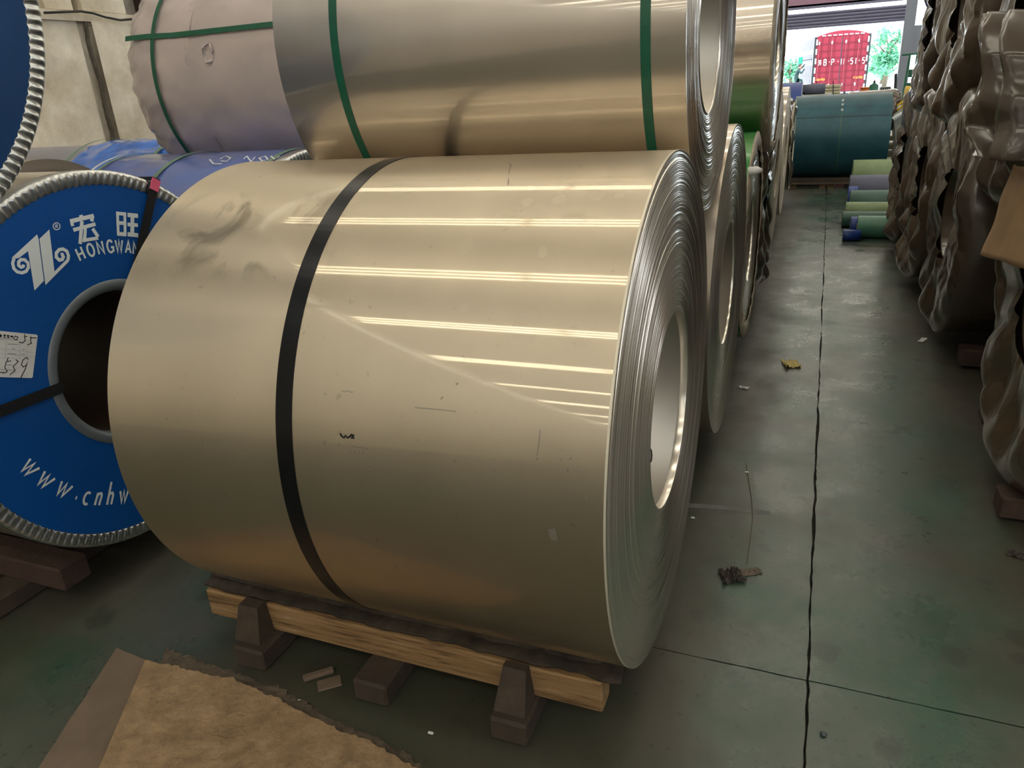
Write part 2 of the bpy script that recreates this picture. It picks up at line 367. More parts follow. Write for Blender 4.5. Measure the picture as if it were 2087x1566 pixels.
def lathe(prof, yc, zc, n=96, closed=False, mod=None):
    """profile of (x, r) revolved about the axis through (yc, zc) along X; mod(i,theta,x,r)->(x,r)"""
    V = []; UV = []; F = []
    k = len(prof)
    for i, (x, r) in enumerate(prof):
        for j in range(n):
            t = 2*PI*j/n
            xx, rr = mod(i, t, x, r) if mod else (x, r)
            V.append((xx, yc-rr*math.sin(t-PI/2+PI), zc+rr*math.cos(t-PI/2+PI)))
    for i in range(k if closed else k-1):
        i2 = (i+1) % k
        for j in range(n):
            j2 = (j+1) % n
            F.append((i*n+j, i*n+j2, i2*n+j2, i2*n+j))
    return V, F

# ------------------------------------------------------------------ coils
def shell(parent, x0, x1, yc, zc, R, m, n=160, name='outer_wrap', wob=0., edge=.004):
    """outer sheet; UV u: 0 at -Z through -Y (facing the camera) .. ; v metres along the axis"""
    nx = 14
    xs = [x0]+[x0+(x1-x0)*i/nx for i in range(1, nx)]+[x1]
    V = []; UV = []; F = []
    for i, x in enumerate(xs):
        for j in range(n+1):
            t = 2*PI*j/n          # t=0 bottom, going through the near side (-Y) to the top
            rr = R+wob*noise.noise(Vector((x*1.3, math.cos(t)*2, math.sin(t)*2)))
            V.append((x, yc-rr*math.sin(t), zc-rr*math.cos(t))); UV.append((j/n*.5 if False else j/n, x-x0))
    w = n+1
    for i in range(len(xs)-1):
        for j in range(n): F.append((i*w+j, (i+1)*w+j, (i+1)*w+j+1, i*w+j+1))
    return mk(name, V, F, m, parent, True, uv=UV, origin=((x0+x1)/2, yc, zc))
def edges(parent, xe, yc, zc, R, rh, side, m, rings=70, n=160, amp=.0015, cone=0., tele=.003, seed=1, name='wound_edge', depth=.0022):
    """wound strip edges on one end: one small ridge per group of wraps"""
    r_ = random.Random(seed); prof = []; off = 0
    for i in range(rings):
        ra = R-(R-rh)*i/rings; rb = R-(R-rh)*(i+1)/rings; t = i/rings
        off = off*.72+r_.uniform(-1, 1)*amp+ (tele*math.sin(t*7+seed))*.12
        x = off-cone*t if i else 0
        prof += [(xe+side*(x-depth*r_.uniform(.3, 1)), ra), (xe+side*x, ra*.8+rb*.2), (xe+side*x, ra*.35+rb*.65)]
    prof[0] = (xe, R); prof[1] = (xe, R-.002)
    prof.append((xe+side*(-cone), rh)); prof.append((xe-side*.019, rh))
    V, F = lathe(prof, yc, zc, n)
    if side < 0: F = [f[::-1] for f in F]
    return mk(name, V, F, m, parent, True, origin=(xe, yc, zc))
def bore(parent, x0, x1, yc, zc, rh, m, n=96):
    V, F = lathe([(x0+.0195, rh), (x0+.0195, rh+.004), (x1-.0195, rh+.004), (x1-.0195, rh)], yc, zc, n, closed=True)
    return mk('bore', V, F, m, parent, True, origin=((x0+x1)/2, yc, zc))
def strap(parent, x, yc, zc, R, w, m, name='strap', th=.0016, n=160, tilt=0.):
    mod = (lambda i, t, xx, r: (xx+tilt*math.cos(t), r)) if tilt else None
    V, F = lathe([(x-w/2, R+.0004), (x-w/2, R+th), (x+w/2, R+th), (x+w/2, R+.0004)], yc, zc, n, True, mod)
    o = mk(name, V, F, m, parent, False); return o
def coil(name, label, x0, x1, yc, zc, R, rh, m, rings=40, cone=0., seed=1, n=128, edge_m=None, wob=0., back=True, group=None, tele=.004, amp=.0015):
    t = thing(name, label, 'coil', ((x0+x1)/2, yc, zc-R), group)
    shell(t, x0, x1, yc, zc, R, m, n, wob=wob)
    edges(t, x1, yc, zc, R, rh, 1, edge_m or M['steel_edge'], rings, n, cone=cone, seed=seed, tele=tele, amp=amp)
    if back: edges(t, x0, yc, zc, R, rh, -1, edge_m or M['steel_edge'], 8, 64, seed=seed+5)
    bore(t, x0, x1, yc, zc, rh, M['bore'])
    return t
def ribbon(parent, pts, w, th, m, name, nrm=None):
    """flat band through pts; nrm gives the outward direction at each point"""
    P_ = [Vector(p) for p in pts]; V = []; F = []
    for i, p in enumerate(P_):
        t = (P_[min(i+1, len(P_)-1)]-P_[max(i-1, 0)]).normalized(); nn = Vector(nrm[i] if isinstance(nrm, list) else nrm).normalized()
        s = t.cross(nn).normalized()*w/2
        V += [p-s, p+s, p+s+nn*th, p-s+nn*th]
    for i in range(len(P_)-1):
        a = i*4; b_ = a+4
        for k in range(4): F.append((a+k, a+(k+1) % 4, b_+(k+1) % 4, b_+k))
    F += [(3, 2, 1, 0), tuple(len(V)-4+k for k in range(4))]
    return mk(name, V, F, m, parent)

# ================================================================== SETTING
def struct(o): o['kind'] = 'structure'; return o
XL, XR, YB, YF, ZR = -6.3, 9.0, -48.0, 38.0, 7.5
fl = struct(MB().box((XL-.3, YB-.3, -.25), (XR+.3, YF+.3, -.018)).build('floor', M['joint']))
xj = [XL-.3, .087, 6.2, XR+.3]; yj = [YB-.3, -30, -18, -10, -4.2, 1.79, 7.7, 13.6, 19.5, 25.4, 31.3, YF+.3]
def jag(a, b, fixed, axis, seed, amp):
    r_ = random.Random(seed); n = max(2, int(abs(b-a)/.035)) if amp > .001 else 2; out = []
    w = 0
    for i in range(n):
        t = a+(b-a)*i/n; w = w*.75+r_.uniform(-1, 1)*amp*.5
        if r_.random() < .02: w += r_.uniform(.5, 1.5)*amp
        d = w if i else 0
        out.append((fixed+d, t) if axis == 0 else (t, fixed+d))
    return out
for i in range(3):
    for j in range(len(yj)-1):
        x0, x1, y0, y1 = xj[i]+.003, xj[i+1]-.003, yj[j]+.0025, yj[j+1]-.0025
        near = -4.3 < yj[j] < 13
        jx0 = jag(y1, y0, x0+(.001 if near else 0), 0, 11*i+j, .0045 if near and i == 1 else 0)
        jx1 = jag(y0, y1, x1, 0, 31*i+j, .0045 if near and i == 0 else 0)
        jy0 = jag(x0, x1, y0, 1, 51*i+j, .0022 if near and i < 2 else 0); jy1 = jag(x1, x0, y1, 1, 71*i+j, .0022 if near and i < 2 else 0)
        loop = jy0+jx1+jy1+jx0; n = len(loop)
        V = [(x, y, 0) for x, y in loop]+[(x, y, -.018) for x, y in loop]
        F = [tuple(range(n))]+[(k, k+n, (k+1) % n+n, (k+1) % n) for k in range(n)]
        mk('floor_slab', V, F, M['floor'], fl)
# faint scraped paint line across the aisle
p0, p1 = onz(1400, 1030), onz(1570, 1047)
ribbon(fl, [p0, (p0+p1)/2+np.array([0, .01, 0]), p1], .03, .0004, mat('faint_white_paint', (.15, .155, .15), .7, var=.3, vscale=20), 'paint_line', (0, 0, 1))

# walls
wl = struct(MB().box((XL-.3, YB, 0), (XL, YF, 2.36)).build('wall_left', M['plaster']))
# uneven plaster skin in front of the visible bay, pilaster and stained crack
def grid_x(x, y0, y1, z0, z1, ny, nz, amp, sc_, name, m, parent):
    V = []; F = []
    for i in range(ny+1):
        for j in range(nz+1):
            y = y0+(y1-y0)*i/ny; z = z0+(z1-z0)*j/nz
            e = 0 if i in (0, ny) or j in (0, nz) else 1
            V.append((x+amp*e*noise.fractal(Vector((y*sc_, z*sc_, x)), 1., 2., 4), y, z))
    w = nz+1
    for i in range(ny):
        for j in range(nz): F.append((i*w+j, (i+1)*w+j, (i+1)*w+j+1, i*w+j+1))
    return mk(name, V, F, m, parent, True)
grid_x(XL+.03, 2.6, 5.40, .8, 2.36, 90, 60, .03, 1.4, 'plaster_skin', M['plaster'], wl)
grid_x(XL+.10, 5.50, 7.2, .8, 2.36, 50, 60, .02, 1.6, 'plaster_pilaster', M['plaster'], wl)
ribbon(wl, [(XL+.045, 5.46+.03*noise.noise(Vector((k*.11, 0, 0)))+.010*noise.noise(Vector((k*.5, 3, 0))), .8+1.56*k/48) for k in range(49)], .026, .03, M['plaster_crack'], 'stained_crack', (1, 0, 0))
ribbon(wl, [(XL+.105, 5.98+.014*math.sin(k*2.3), 1.5+.86*k/16) for k in range(17)], .012, .01, M['plaster_crack'], 'hairline_crack', (1, 0, 0))
MB().box((XL-.3, YB, 2.36), (XL+.06, YF, 2.44)).build('ledge', M['plaster'], wl)
wu = struct(MB().box((XL-.35, YB, 2.44), (XL-.22, YF, ZR)).build('wall_left_upper', M['grey_wall']))
# window bay above the ledge
wf = struct(MB().box((XL-.22, 4.30, 2.44), (XL-.16, 6.35, 3.6)).build('window_1', mat('dim_window_board', (.30, .27, .24), .6, var=.4, vscale=6)))
for y in (4.32, 4.62, 5.06, 6.0, 6.28): MB().bevbox((XL-.16, y, 2.44), (XL-.06, y+.06, 3.6)).build('window_post', M['wood_red'], wf)
for k in range(9): MB().bevbox((XL-.15, 4.38, 2.47+k*.055), (XL-.11, 4.62, 2.49+k*.055), .004).build('window_slat', M['wood'], wf)
MB().bevbox((XL-.14, 5.14, 2.44), (XL+.02, 5.42, 3.5), .01).build('window_pier', M['plaster'], wf)
MB().bevbox((XL-.14, 5.50, 2.44), (XL+.04, 5.98, 3.5), .01).build('window_pier', M['plaster'], wf)
cb = [(XL+.12, p[1], p[2]) for p in [onx(px, py, XL+.12) for px, py in ((90, 26), (135, 24), (165, 23), (190, 27), (215, 35), (245, 41), (277, 38), (330, 30))]]
setp(MB().tube(cb, .010, 8).build('cable', M['cable'], None, True), 'black cable sagging along the ledge of the pale plaster wall', 'cable')
wr = struct(MB().box((XR, YB, 0), (XR+.3, YF, ZR)).build('wall_right', M['grey_wall']))
wk = struct(MB().box((XL-.3, YB-.3, 0), (XR+.3, YB, ZR)).build('wall_front', M['grey_wall']))

# back wall with the open gate
DJ = float(ony(1843, 30, YF)[0]); DJb = float(ony(1833, 130, YF)[0]); HT = 3.02
DX = (DJ+DJb)/2
wbk = struct(MB().box((XL, YF, 0), (-3.6, YF+.3, ZR)).build('wall_back', M['grey_wall']))
MB().box((DX, YF-.1, -.3), (DX+.42, YF+.3, ZR)).build('gate_column', M['door_steel'], wbk)
pz0, pz1 = float(ony(1860, 112, YF)[2]), float(ony(1860, 52, YF)[2])
MB().box((DX+.42, YF, pz0), (XR, YF+.2, pz1)).build('grey_panel', M['door_steel'], wbk)
MB().box((DX+.42, YF, -.3), (XR, YF+.2, .55)).build('low_wall', M['grey_wall'], wbk)
MB().box((DX+.42, YF, ZR-3.2), (XR, YF+.2, ZR)).build('high_wall', M['grey_wall'], wbk)
MB().box((-3.6, YF, ZR-3.0), (DX, YF+.2, ZR)).build('gate_top_wall', M['grey_wall'], wbk)
dr = struct(bpy.data.objects.new('door_1', None)); COL.objects.link(dr); dr.location = (0, YF, 0)
zt = lambda px, py: float(ony(px, py, YF)[2])
h0 = zt(1720, 53)                                            # lower rim of the rolled shutter
for k in range(5): MB().tube([(-3.6, YF-.02, h0+.07+k*.125), (DX, YF-.02, h0+.07+k*.125)], .068, 8).build('shutter_slat', M['shutter'], dr)
MB().box((-3.6, YF-.06, h0+.78), (DX, YF+.05, h0+.95)).build('gate_lintel', M['shutter'], dr)
MB().box((-3.6, YF-.06, ZR-3.55), (DX, YF+.05, ZR-3.0)).build('gate_beam', mat('mauve_beam', (.42, .25, .36), .6), dr)
wn = struct(MB().box((-3.6, YF+.02, h0+.95), (DX, YF+.03, ZR-3.55)).build('window_2', M['glass']))
for k in range(4): MB().box((-2.6+k*1.5, YF-.02, h0+.95), (-2.56+k*1.5, YF+.05, ZR-3.55)).build('glazing_bar', M['door_steel'], wn)
wn = struct(MB().box((DX+.42, YF+.02, .55), (XR, YF+.03, pz0)).build('window_3', M['glass']))
for k in range(5): MB().box((DX+1.0+k*1.2, YF-.02, .55), (DX+1.06+k*1.2, YF+.05, pz0)).build('glazing_bar', M['door_steel'], wn)
wn = struct(MB().box((DX+.42, YF+.02, pz1), (XR, YF+.03, ZR-3.2)).build('window_4', M['glass']))
for k in range(5): MB().box((DX+1.6+k*1.2, YF-.02, pz1), (DX+1.66+k*1.2, YF+.05, ZR-3.2)).build('glazing_bar', M['door_steel'], wn)

# unseen glowing window band, added on the right hand wall as side fill light
M['side_fill'] = emis('added_side_fill_glow', (.93, .97, 1), 3.6)
for k in range(12):
    y = -24+5.0*k
    w = struct(MB().box((XR-.06, y-.05, 3.7), (XR, y+4.3, 3.78)).box((XR-.06, y-.05, 5.72), (XR, y+4.3, 5.8)).box((XR-.06, y-.05, 3.78), (XR, y, 5.72)).box((XR-.06, y+4.25, 3.78), (XR, y+4.3, 5.72)).build('window_%d' % (k+40), M['door_steel']))
    for i in range(4): MB().box((XR-.04, y+.03+i*1.06, 3.79), (XR-.02, y+1.02+i*1.06, 5.71)).build('pane', M['side_fill'], w)
# roof with rows of daylight panes
SKY_Y = [-.27+(3.36 if k > 0 else 3.55)*k for k in range(-13, 12)]
ce = struct(MB().box((XL-.3, YB-.3, ZR+.12), (XR+.3, YF+.3, ZR+.2)).build('ceiling', M['roof']))
for k, y in enumerate(SKY_Y):
    w = struct(MB().box((-7.0+.7, y-.36, ZR+.05), (6.9, y-.31, ZR+.12)).box((-6.3, y+.31, ZR+.05), (6.9, y+.36, ZR+.12)).build('window_%d' % (k+5), M['roof']))
    for i in range(4):
        xa = -6.3+3.3*i+.05
        mb = MB()
        for s in (-.19, 0, .19): mb.box((xa, y+s-.028, ZR+.06), (xa+3.2, y+s+.028, ZR+.1))
        mb.build('roof_pane', M['skylight'], w)
for y in np.arange(-46, 38, 7.24):
    mb = MB(); mb.box((XL, y-.1, ZR-.45), (XR, y+.1, ZR-.38)); mb.box((XL, y-.1, ZR-.02), (XR, y+.1, ZR+.05))
    for k in range(12):
        a = XL+(XR-XL)*k/12; b2 = XL+(XR-XL)*(k+1)/12
        mb.tube([(a, y, ZR-.4 if k % 2 else ZR), (b2, y, ZR if k % 2 else ZR-.4)], .03, 6)
    struct(mb.build('trim_%d' % (int((y+46)/7)+1), M['door_steel']))

# ================================================================== MAIN COIL (bare steel, black strap)
MY, MZ, MR = 1.80, .793, .6526
MX0, MX1 = -1.566, -.3157
mc = coil('steel_coil', 'large bare steel coil in the foreground with one black strap, lying on a pine skid', MX0, MX1, MY, MZ, MR, .2605, M['steel'], rings=98, n=224, seed=3, tele=.003, amp=.0022)
strap(mc, MX1-.003, MY, MZ, MR, .0045, mat('bright_outer_rim', (.74, .70, .60), .55, .6), 'outer_rim', n=224, th=.001)
strap(mc, -1.052, MY, MZ, MR, .043, M['black'], n=224, tilt=.012)
def on_main(px, py, off=.0008):
    d = ray(px, py); o = CC-np.array([0, MY, MZ]); r = MR+off
    a = d[1]**2+d[2]**2; b_ = o[1]*d[1]+o[2]*d[2]; c_ = o[1]**2+o[2]**2-r*r
    return CC+d*((-b_-math.sqrt(b_*b_-a*c_))/a)
def scribble(parent, pix, w, name='ink_mark', m=None, fn=on_main):
    P_ = [fn(*q) for q in pix]; nr = [(0, p[1]-MY, p[2]-MZ) for p in P_]
    return ribbon(parent, P_, w, .0003, m or M['ink'], name, nr)
M['smear'] = mat('grey_scratch', (.33, .30, .24), .5, .6)
scribble(mc, [(693, 884), (697, 890), (701, 893), (704, 888), (708, 893), (713, 890), (717, 886), (721, 887), (716, 894), (722, 893)], .004)
scribble(mc, [(696, 797), (702, 799), (709, 797), (716, 800), (720, 799)], .0022, m=M['smear'])
scribble(mc, [(929, 784), (934, 781)], .003, m=M['smear']); scribble(mc, [(898, 814), (903, 809)], .003, m=M['smear'])
scribble(mc, [(1037, 333), (1042, 336), (1038, 345), (1036, 375)], .003, m=M['smear'])
scribble(mc, [(714, 910), (730, 912), (750, 915)], .0016, m=M['smear'])
for q in ((658, 903), (662, 912), (690, 905), (1007, 957), (1162, 933), (1156, 957), (1094, 934)): scribble(mc, [(q[0], q[1]), (q[0]+2, q[1]+4)], .004, m=M['smear'])
for k in range(4): scribble(mc, [(712+k*9, 927), (715+k*9, 918)], .0014, m=M['smear'])
scribble(mc, [(845, 831), (880, 834), (930, 839)], .002, m=M['smear'])
scribble(mc, [(1101, 876), (1098, 905), (1094, 930)], .0016, m=M['smear'])
scribble(mc, [(1196, 1007), (1193, 1020)], .003, m=M['smear'])
M['stain'] = mat('grey_stain', (.30, .27, .22), .45, .6)
V = [on_main(*q) for q in ((1116, 1079), (1132, 1077), (1137, 1103), (1122, 1101))]
mk('stain', V, [(0, 1, 2, 3)], M['stain'], mc)
# ink loop inside the bore
pb = []
for k in range(13):
    px, py = 1325+3.5*math.sin(k*.52), 929+14*math.cos(k*.52)
    d = ray(px, py); o = CC-np.array([0, MY, MZ]); a = d[1]**2+d[2]**2; b_ = o[1]*d[1]+o[2]*d[2]; c_ = o[1]**2+o[2]**2-.2595**2
    pb.append(CC+d*((-b_+math.sqrt(max(0, b_*b_-a*c_)))/a))
if min(p[0] for p in pb) > MX0 and max(p[0] for p in pb) < MX1: ribbon(mc, pb, .004, .0004, M['ink'], 'ink_mark', [(0, MY-p[1], MZ-p[2]) for p in pb])

# skid under it: rail, cross blocks, chocks, packing
sk = thing('timber_skid', 'pale pine skid carrying the foreground steel coil, with dark cross blocks and chocks', 'skid', (-1.05, 1.5, 0))
MB().bevbox((-1.715, 1.425, .075), (-.408, 1.50, .172), .005).build('rail', M['wood'], sk)
MB().bevbox((-1.69, 2.06, .075), (-.41, 2.16, .172), .005).build('rail', M['wood_dark'], sk)
for (xa, xb, y0, sl) in ((-1.545, -1.435, 1.325, 0), (-1.115, -1.005, 1.322, 0), (-.69, -.585, 1.32, 0)):
    mb = MB().bevbox((xa, y0, 0), (xb, 2.25, .074), .008)
    o = mb.build('cross_block', M['wood_dark'], sk); setp(o, 'dark dusty cross block with a cut end showing')
def wedge(x0, x1, y0, y1, y2, z0, z1, name='chock', m=None):
    V = [(x0, y0, z0), (x1, y0, z0), (x1, y2, z0), (x0, y2, z0), (x0+.012, y1, z1), (x1-.012, y1, z1), (x1-.012, y2, z1), (x0+.012, y2, z1)]
    return MB().add(V, [(0, 3, 2, 1), (4, 5, 6, 7), (0, 1, 5, 4), (1, 2, 6, 5), (2, 3, 7, 6), (3, 0, 4, 7)]).build(name, m or M['wood_dark'], sk)
wedge(-1.555, -1.46, 1.352, 1.385, 1.424, .075, .185)
wedge(-.685, -.595, 1.345, 1.40, 1.424, .075, .18)
# torn dark packing between coil and rail
def packing(seed, y0, z0, zt_, x0=-1.73, x1=-.36, n=120):
    r_ = random.Random(seed); V = []; F = []
    for i in range(n+1):
        x = x0+(x1-x0)*i/n; a = noise.noise(Vector((x*9, seed, 0))); b_ = noise.noise(Vector((x*23, seed, 3)))
        for j in range(5):
            t = j/4; yy = y0+.11*t; zc_ = MZ-math.sqrt(MR**2-(yy-MY)**2)
            zz = max(min(zc_-.004, z0+zt_*t+.012*a*(1-t)), z0-.004)
            V.append((x, yy-.022*(a+.6*b_)*(1-t), zz+.006*b_*(1-t)))
    for i in range(n):
        for j in range(4): F.append((i*5+j, (i+1)*5+j, (i+1)*5+j+1, i*5+j+1))
    k = len(V); V += [(x, y, z-.007) for x, y, z in V]
    F += [tuple(q+k for q in f[::-1]) for f in F]
    for i in range(n): F.append((i*5, i*5+k, (i+1)*5+k, (i+1)*5))
    return mk('packing_sheet', V, F, M['rubber'], sk, True)
packing(3, 1.435, .183, .02); packing(8, 1.470, .196, .03)

# ================================================================== bare coils of the left row
N2 = coil('steel_coil', 'bare steel coil standing on the floor right behind the strapped foreground coil', -1.565, -.325, 3.22, .765, .645, .26, M['steel2'], group='bare steel coils of the left row', rings=46, seed=9, tele=.006, cone=.01, wob=.003)
UY, UZ, UR = 2.53, 1.725, .53
U = coil('steel_coil', 'bare steel coil with two green straps lying on top of the foreground coil', -1.545, -.333, UY, UZ, UR, .235, M['steel2'], group='bare steel coils of the left row', rings=46, seed=4, cone=.012, tele=.012, amp=.0025, n=160)
def strap_x(px, py, R_, yc, zc):
    d = ray(px, py); o = CC-np.array([0, yc, zc]); a = d[1]**2+d[2]**2; b_ = o[1]*d[1]+o[2]*d[2]; c_ = o[1]**2+o[2]**2-R_*R_
    return float((CC+d*((-b_-math.sqrt(b_*b_-a*c_))/a))[0])
strap(U, strap_x(688, 130, UR, UY, UZ), UY, UZ, UR, .026, M['green'])
strap(U, strap_x(1317, 160, UR, UY, UZ), UY, UZ, UR, .026, M['green'])
# protective end sheet: a slightly duller collar at each end
N3z = .715; N3y = 4.46
N3 = coil('steel_coil', 'green film covered coil on the floor, third in the left row', -1.56, -.345, N3y, N3z, .575, .25, M['gfilm'], rings=30, seed=12, edge_m=M['steel_edge'])
U2y, U2r = 5.10, .62
U2z = .73+math.sqrt((.58+U2r)**2-(U2y-N3y)**2)
U2 = coil('steel_coil', 'bare steel coil on the upper tier behind the one with green straps', -1.50, -.305, U2y, U2z, U2r, .25, M['steel2'], rings=40, seed=15, tele=.004, wob=.002)
edge2 = MB()
def ragged_ring(parent, x, yc, zc, R, w, m, name, seed, a0=0, a1=2*PI, n=90, out=.012, amp=.02):
    V = []; F = []
    for j in range(n+1):
        t = a0+(a1-a0)*j/n
        for k in range(4):
            f = k/3; rr = R+.004-(w+amp*noise.noise(Vector((t*6, seed, k))))*f
            xx = x+out*(1+.9*noise.noise(Vector((t*9, seed+2, f*2))))*math.sin(min(1, f*1.6+.15)*PI/2)
            V.append((xx, yc-rr*math.sin(t), zc-rr*math.cos(t)))
    for j in range(n):
        for k in range(3): F.append((j*4+k, j*4+k+1, j*4+k+5, j*4+k+4))
    o = mk(name, V, F, m, parent, True)
    s = o.modifiers.new('thick', 'SOLIDIFY'); s.thickness = .003; return o
ragged_ring(U2, -.305, U2y, U2z, U2r, .05, M['torn'], 'torn_edge_film', 4)
ragged_ring(N3, -.345, N3y, N3z, .575, .09, M['torn'], 'torn_edge_film', 6, out=.012, amp=.03)
o = MB().tube([(-.345, 4.05, 1.13), (-.305, 4.06, 1.135), (-.285, 4.08, 1.13)], [.022, .02, .012], 10).build('film_knot', M['paper'], N3, True)

# crumpled wrapped coils ----------------------------------------------------------------
def ridged(p, o=4):
    s = 0; a = 1; f = 1; t = 0
    for _ in range(o):
        s += a*(1-abs(noise.noise(p*f))*2.2); t += a; a *= .5; f *= 2.1
    return s/t
RG = 'brown wrapped coils of the right row'
def wrapped(name, label, xe, side, L_, yc, zc, R, rh, mf, mbody, seed, sag=.03, puff=.05, n=260, group=None, hang=.0, fold_k=7, straps=(), body_wob=.006):
    """a coil in plastic: smooth body, and a gathered end with folds on the side facing the aisle. side=+1: end looks to +X"""
    x_far = xe-side*L_
    t = thing(name, label, 'wrapped coil', ((xe+x_far)/2, yc, zc-R), group)
    V = []; F = []; nb, nf = 12, 60
    path = []
    for i in range(nb): path.append(('b', i/nb))
    for i in range(nf+1): path.append(('f', i/nf))
    so = Vector((seed*3.1, seed*1.7, seed))
    rs_ = random.Random(seed*7+1); RF_ = fold_k*1.3/(2*PI); CR_ = []
    for k_, (fr_, am_) in enumerate(((1.5, .34), (2.4, .26), (3.3, .20), (5.2, .13), (8.0, .08), (11., .055))):
        a_ = rs_.gauss(0, .55)+(PI/2 if k_ in (2,) else 0); CR_.append((math.cos(a_), math.sin(a_), fr_, am_, rs_.random()))
    for kind, u in path:
        for j in range(n):
            th = 2*PI*j/n; sy, cz = math.sin(th), math.cos(th)
            low = (1-cz)/2           # 0 at the top, 1 at the bottom
            nv = Vector((sy*2.2, cz*2.2, 0))
            if kind == 'b':
                x = x_far+(xe-side*.22-x_far)*u if u < .5 else x_far+(xe-x_far)*(.5+(u-.5)*1.0)
                x = x_far+side*L_*u*.985
                w = max(0, (u-.55)/.45)
                rr = R+.002+body_wob*noise.noise(Vector((x*3, sy*3, cz*3))+so)+w**2*(.008+.010*ridged(Vector((x*3, sy*3.4, cz*3.4))+so, 2))
                V.append((x, yc+rr*sy, zc+rr*cz))
            else:
                rb = R-(R-rh)*u**.9
                # hanging facets with sharp creases, gathering towards the hole
                q = Vector((sy*fold_k*.32, cz*fold_k*.32, u*1.3))+so
                py_, pz__ = rb*sy, rb*cz
                wx_ = .16*noise.noise(Vector((py_*2.2, pz__*2.2, seed*1.9))); wy_ = .16*noise.noise(Vector((py_*2.2, pz__*2.2, seed*1.9+7)))
                cr_ = 0
                for (ca_, sa_, fr_, am_, ph_) in CR_:
                    v_ = ((py_+wx_)*ca_+(pz__+wy_)*sa_)*fr_+ph_; v_ -= math.floor(v_); cr_ += am_*abs(2*v_-1)
                rad_ = (th+.5*u+wx_*2)*RF_; rad_ -= math.floor(rad_); rad_ = abs(2*rad_-1)
                env = math.sin(min(1, u*5+.10)*PI/2)*(1-.45*u)
                big = abs(noise.noise(Vector((sy*2.1+u*.5, cz*2.1, seed*1.3))))**.8
                f1 = cr_; d = env*puff*(.95*cr_+.45*rad_*(.3+u)+1.2*big)
                sagx = sag*low**2*math.exp(-((u-.12)/.22)**2)
                rr = rb+(.014+.006*ridged(q, 1))*math.exp(-(u/.10)**2)+.022*f1*env*(1-u)
                zz = zc+rr*cz-hang*low**3*math.exp(-(u/.25)**2)-.02*env*(noise.noise(q*1.3)+.3)
                V.append((xe+side*(d+sagx-.01*(u == 0)), yc+rr*sy, zz))
    k = len(path)
    for i in range(k-1):
        for j in range(n):
            j2 = (j+1) % n; f = (i*n+j, i*n+j2, (i+1)*n+j2, (i+1)*n+j)
            F.append(f if side < 0 else f[::-1])
    bodyF = [f for q, f in enumerate(F) if q < (nb-4)*n]; endF = [f for q, f in enumerate(F) if q >= (nb-4)*n]
    def sub(Fs):
        ids = sorted({i for f in Fs for i in f}); mp_ = {v: i for i, v in enumerate(ids)}
        return [V[i] for i in ids], [tuple(mp_[i] for i in f) for f in Fs]
    va, fa = sub(bodyF); mk('wrapped_body', va, fa, mbody, t, True, origin=((xe+x_far)/2, yc, zc))
    va, fa = sub(endF); mk('gathered_end', va, fa, mf, t, True)
    Vt, Ft = lathe([(xe-side*.25, rh-.03), (xe+side*.015, rh-.004), (xe+side*.02, rh+.01)], yc, zc, 48)
    mk('bore', Vt, Ft, M['brown2'], t, True)
    Vt, Ft = lathe([(x_far, R), (x_far-side*.004, R-.02), (x_far, rh), (x_far+side*.2, rh)], yc, zc, 64)
    mk('far_end', Vt, Ft, mbody, t, True)
    for (xs, w, mm) in straps: strap(t, xs, yc, zc, R+.004, w, mm)
    return t
FZ = .78
R1 = wrapped('wrapped_coil', 'nearest brown wrapped coil on the floor at the right edge, under the kraft sheet', .80, -1, 1.25, 3.10, FZ, .65, .25, M['brown'], M['brown_body'], 2, sag=.03, puff=.06, hang=.05, fold_k=6, group=RG)
R2 = wrapped('wrapped_coil', 'second brown wrapped coil on the floor of the right row, with a horizontal green strap', .72, -1, 1.25, 4.92, FZ, .65, .25, M['brown2'], M['brown_body'], 5, sag=.02, puff=.055, hang=.02, fold_k=5, straps=(), group=RG)
R3 = wrapped('wrapped_coil', 'third brown film wrapped coil on the floor of the right row', .72, -1, 1.25, 6.26, FZ, .65, .25, M['brown'], M['brown_body'], 11, sag=.05, puff=.07, hang=.03, fold_k=7, group=RG)
R4 = wrapped('wrapped_coil', 'fourth brown film wrapped coil on the floor, beside the coloured rolls', .70, -1, 1.25, 7.60, FZ, .65, .25, M['brown'], M['brown_body'], 17, sag=.05, puff=.07, hang=.03, fold_k=7, group=RG)
def rest(y0, y1, Ra, Rb, rr=.65):
    """centre of a coil of radius rr lying on two floor coils"""
    d = y1-y0; a, b_ = Ra+rr, Rb+rr; yy = (a*a-b_*b_+d*d)/(2*d); return y0+yy, FZ+math.sqrt(a*a-yy*yy)
y, z = rest(3.10, 4.92, .655, .655)
RU1 = wrapped('wrapped_coil', 'upper brown wrapped coil at the right edge whose film flap hangs down', .79, -1, 1.25, y, z, .65, .25, M['brown2'], M['brown_body'], 23, sag=.03, puff=.08, hang=.08, fold_k=5, group=RG)
y, z = rest(4.92, 6.26, .66, .66)
RU2 = wrapped('wrapped_coil', 'upper brown wrapped coil with crossed green straps, on the right row', .73, -1, 1.25, y, z, .65, .25, M['brown'], M['brown_body'], 29, sag=.02, puff=.08, hang=.02, fold_k=6, straps=((.95, .028, M['green']),), group=RG)
ru2y, ru2z = y, z
y, z = rest(6.26, 7.60, .66, .66)
RU3 = wrapped('wrapped_coil', 'upper brown wrapped coil farthest along the right row, shiny crumpled end', .72, -1, 1.25, y, z, .65, .25, M['brown2'], M['brown_body'], 31, sag=.02, puff=.08, hang=.02, fold_k=8, group=RG)
